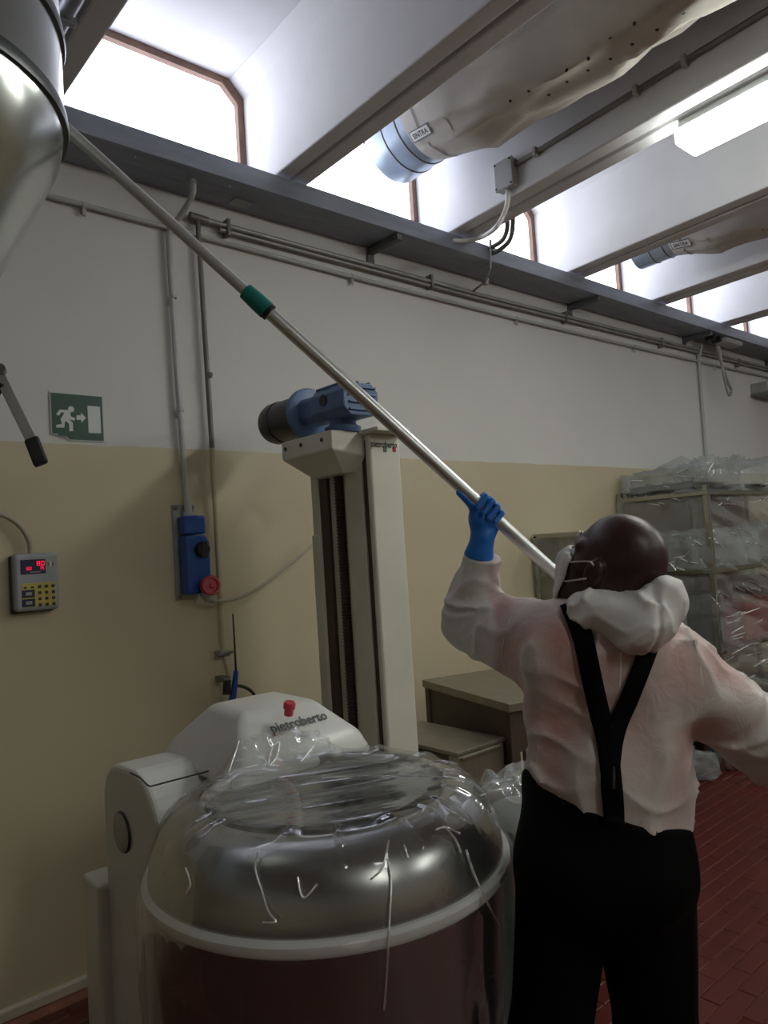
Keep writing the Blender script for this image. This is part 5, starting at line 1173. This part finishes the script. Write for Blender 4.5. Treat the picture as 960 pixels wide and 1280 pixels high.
# --- hood: collapsed fabric round the neck
def hood_sdf(P):
    q = P.astype(np.float32)
    d = caps(P, camp(732, 760, 1.455), camp(800, 778, 1.405), 0.026, 0.046)
    d = smin(d, caps(P, camp(748, 764, 1.43), camp(795, 785, 1.39), 0.030, 0.036), 0.025)
    d = smin(d, caps(P, camp(826, 747, 1.42), camp(817, 780, 1.40), 0.034, 0.034), 0.02)
    d = smin(d, caps(P, camp(806, 782, 1.385), camp(810, 806, 1.39), 0.030, 0.010), 0.02)
    d = smin(d, caps(P, camp(722, 757, 1.47), camp(714, 752, 1.54), 0.014, 0.016), 0.03)
    d = smin(d, caps(P, camp(714, 754, 1.54), camp(760, 772, 1.60), 0.020), 0.02); d = smin(d, caps(P, camp(760, 772, 1.60), camp(825, 770, 1.56), 0.020), 0.02); d = smin(d, caps(P, camp(825, 770, 1.56), camp(828, 758, 1.44), 0.024, 0.030), 0.02)
    wq = q + np.stack([vnoise(q, 12.0, 31.0), vnoise(q, 12.0, 33.0), vnoise(q, 12.0, 35.0)], -1).astype(np.float32) * 0.05
    fold = ridged(np.stack([wq[..., 0] * 0.9 + wq[..., 1] * 0.8, wq[..., 1] * 0.4 - wq[..., 0] * 0.4, wq[..., 2] * 0.5], -1), 20, 3.0) ** 3 * 0.013 + ridged(wq, 24, 5.0) ** 4 * 0.005
    crease = np.abs((q[..., 0] - camp(812, 0, 1.4)[0]) + 0.12 * (q[..., 1] - camp(0, 770, 1.4)[1])); d = d - fold + np.exp(-(crease / 0.005) ** 2) * 0.008 + 0.000
    return np.maximum(d, -(head_sdf(P) - 0.004))
G, o_ = grid(camp(690, 700, 1.38) - np.array([0.03, 0.03, 0.12]), camp(870, 830, 1.5) + np.array([0.03, 0.03, 0.16]), 0.004); V, Q = sn(hood_sdf(G), o_, 0.004); del G
mesh_np('hood', to_world(blur(Q, V, 1)), Q[:, ::-1], 'hood', person)
# --- face mask and its loops
def mask_sdf(P):
    d = head_sdf(P) - 0.007
    d = smin(d, caps(P, hp(0.088, -0.035, 0), hp(0.094, -0.075, 0), 0.014, 0.013), 0.03)
    q = P - HC.astype(np.float32); f_, u_, s_ = q @ hf.astype(np.float32), q @ hu.astype(np.float32), np.abs(q @ hs.astype(np.float32))
    cut = np.maximum(0.052 - f_ + s_ * 0.22, np.maximum(u_ + 0.012 + s_ * 0.12, -u_ - 0.116))
    return np.maximum(np.maximum(d, cut), -(head_sdf(P) - 0.001))
G, o_ = grid(HC - 0.19, HC + 0.19, 0.004); V, Q = sn(mask_sdf(G), o_, 0.004); del G
mk_ = mesh_np('face_mask', to_world(blur(Q, V, 2)), Q[:, ::-1], 'mask', person)
def head_d(px, py):
    ds = np.linspace(1.3, 1.62, 320); P = np.stack([camp(px, py, d) for d in ds]).astype(np.float32); F = head_sdf(P); k = np.argmax(F < 0.0016); return ds[k] if F[k] < 0.0016 else None
def loop(path):
    pts = []; 
    for p in catmull([Vector((a, b, 0)) for a, b in path], 6):
        d = head_d(p.x, p.y)
        if d is None: d = pts[-1][2] if pts else 1.52
        pts.append((p.x, p.y, d))
    MB().tube([to_world(camp(*q)[None])[0] for q in pts], 0.0021, 6).build('ear_loop', 'loop', mk_, smooth=True)
loop([(701, 704), (715, 702.5), (730, 702), (738, 702.5), (742, 707)])
loop([(699, 727), (712, 726), (724, 724.5), (733, 723)])
# --- gloved hands
def glove(Hp, wrist, pdc, name, thumb_out, cuff_end, cover=0.052):
    a = pdc / np.linalg.norm(pdc); v = wrist - Hp; v = v - a * (v @ a); b = -v / np.linalg.norm(v)      # b: from the wrist side over the pole
    n = np.cross(a, b);
    if n[2] > 0: n = -n                                                                               # n: towards the camera side
    G, o_ = grid(np.minimum(Hp, cuff_end) - 0.08, np.maximum(Hp, cuff_end) + 0.08, 0.0026)
    wv = (wrist - Hp); pc1 = Hp - n * 0.020 + wv * 0.22
    d = caps(G, pc1 + a * 0.018, pc1 - a * 0.018, 0.020); d = smin(d, caps(G, Hp - n * 0.018 + wv * 0.55 + a * 0.014, Hp - n * 0.018 + wv * 0.55 - a * 0.012, 0.022), 0.02)
    d = smin(d, caps(G, Hp - n * 0.016 + wv * 0.40, wrist, 0.029, 0.0255), 0.02)
    d = smin(d, caps(G, Hp + n * 0.004 + wv * 0.48 + a * 0.016, Hp - n * 0.01 + wv * 0.8, 0.018, 0.020), 0.015)   # heel of the thumb
    for i in range(4):
        o = a * (cover / 2 - i * cover / 3); L_ = (0.95, 1.05, 1.0, 0.82)[i]; r = (0.0088, 0.009, 0.0088, 0.0078)[i]
        k0 = Hp + o - n * 0.024 - b * 0.008; k1 = Hp + o * 1.03 - n * 0.013 + b * 0.023 * L_; k2 = Hp + o * 1.02 + n * 0.013 + b * 0.023 * L_; k3 = Hp + o + n * 0.0255 + b * 0.002 - b * 0.010 * L_
        fd = np.minimum(caps(G, k0, k1, r * 1.05, r), np.minimum(caps(G, k1, k2, r, r * 0.95), caps(G, k2, k3, r * 0.95, r * 0.8))); d = smin(d, fd, 0.004)
    t0 = Hp + wv * 0.42 + a * 0.022 - n * 0.004; t1 = Hp + wv * 0.16 + a * 0.040 + n * 0.004 - b * 0.004; t2 = thumb_out
    d = smin(d, caps(G, t0, t1, 0.0155, 0.0115), 0.010); d = smin(d, caps(G, t1, t2, 0.0112, 0.0085), 0.004)
    cu = caps(G, wrist, cuff_end, 0.0255, 0.036); d = smin(d, cu, 0.012)
    cdir = (cuff_end - wrist) / np.linalg.norm(cuff_end - wrist); cc = (G - cuff_end.astype(np.float32)) @ cdir.astype(np.float32)
    d = np.maximum(d, cc) + ridged(G.astype(np.float32), 26, 2.0) ** 3 * 0.0012
    V, Q = sn(d, o_, 0.0026); return mesh_np(name, to_world(blur(Q, V, 1)), Q[:, ::-1], 'glove', person)
pc_dir = (PT - PE) @ RC
Hc = (pole_at_px(609) - EYE) @ RC; 
glove(Hc, camp(603, 672, Hc[2] + 0.01), pc_dir, 'rubber_glove', camp(574, 616, Hc[2] - 0.012), camp(598, 696, 1.722))
Hr = (PE - EYE) @ RC + pc_dir / np.linalg.norm(pc_dir) * 0.05
glove(Hr, Hr * 0.35 + WRR * 0.65 + np.array([0.03, 0.02, -0.03]), pc_dir, 'rubber_glove', Hr + pc_dir / np.linalg.norm(pc_dir) * 0.06 + np.array([0, 0.0, -0.03]), WRR + np.array([0.01, 0.0, -0.02]))

# --- raised seams of the coverall
def seam(path, r=0.0022):
    pts = []
    for q in catmull([Vector((a, b, 0)) for a, b in path], 8):
        d = surf_depth(q.x, q.y, both, 1.15, 1.85)
        if d is not None: pts.append((q.x, q.y, d))
    if len(pts) < 4: return
    ds = np.convolve(np.pad([q[2] for q in pts], 3, 'edge'), np.ones(7) / 7, 'valid')
    MB().tube([to_world(camp(q[0], q[1], ds[i] - 0.001)[None])[0] for i, q in enumerate(pts)], r, 6).build('seam', 'hood', person, smooth=True)
seam([(639, 770), (631, 795), (628, 820), (634, 845)])
seam([(776, 815), (775, 845), (773, 880)])
seam([(868, 800), (874, 830), (878, 860), (876, 885)])
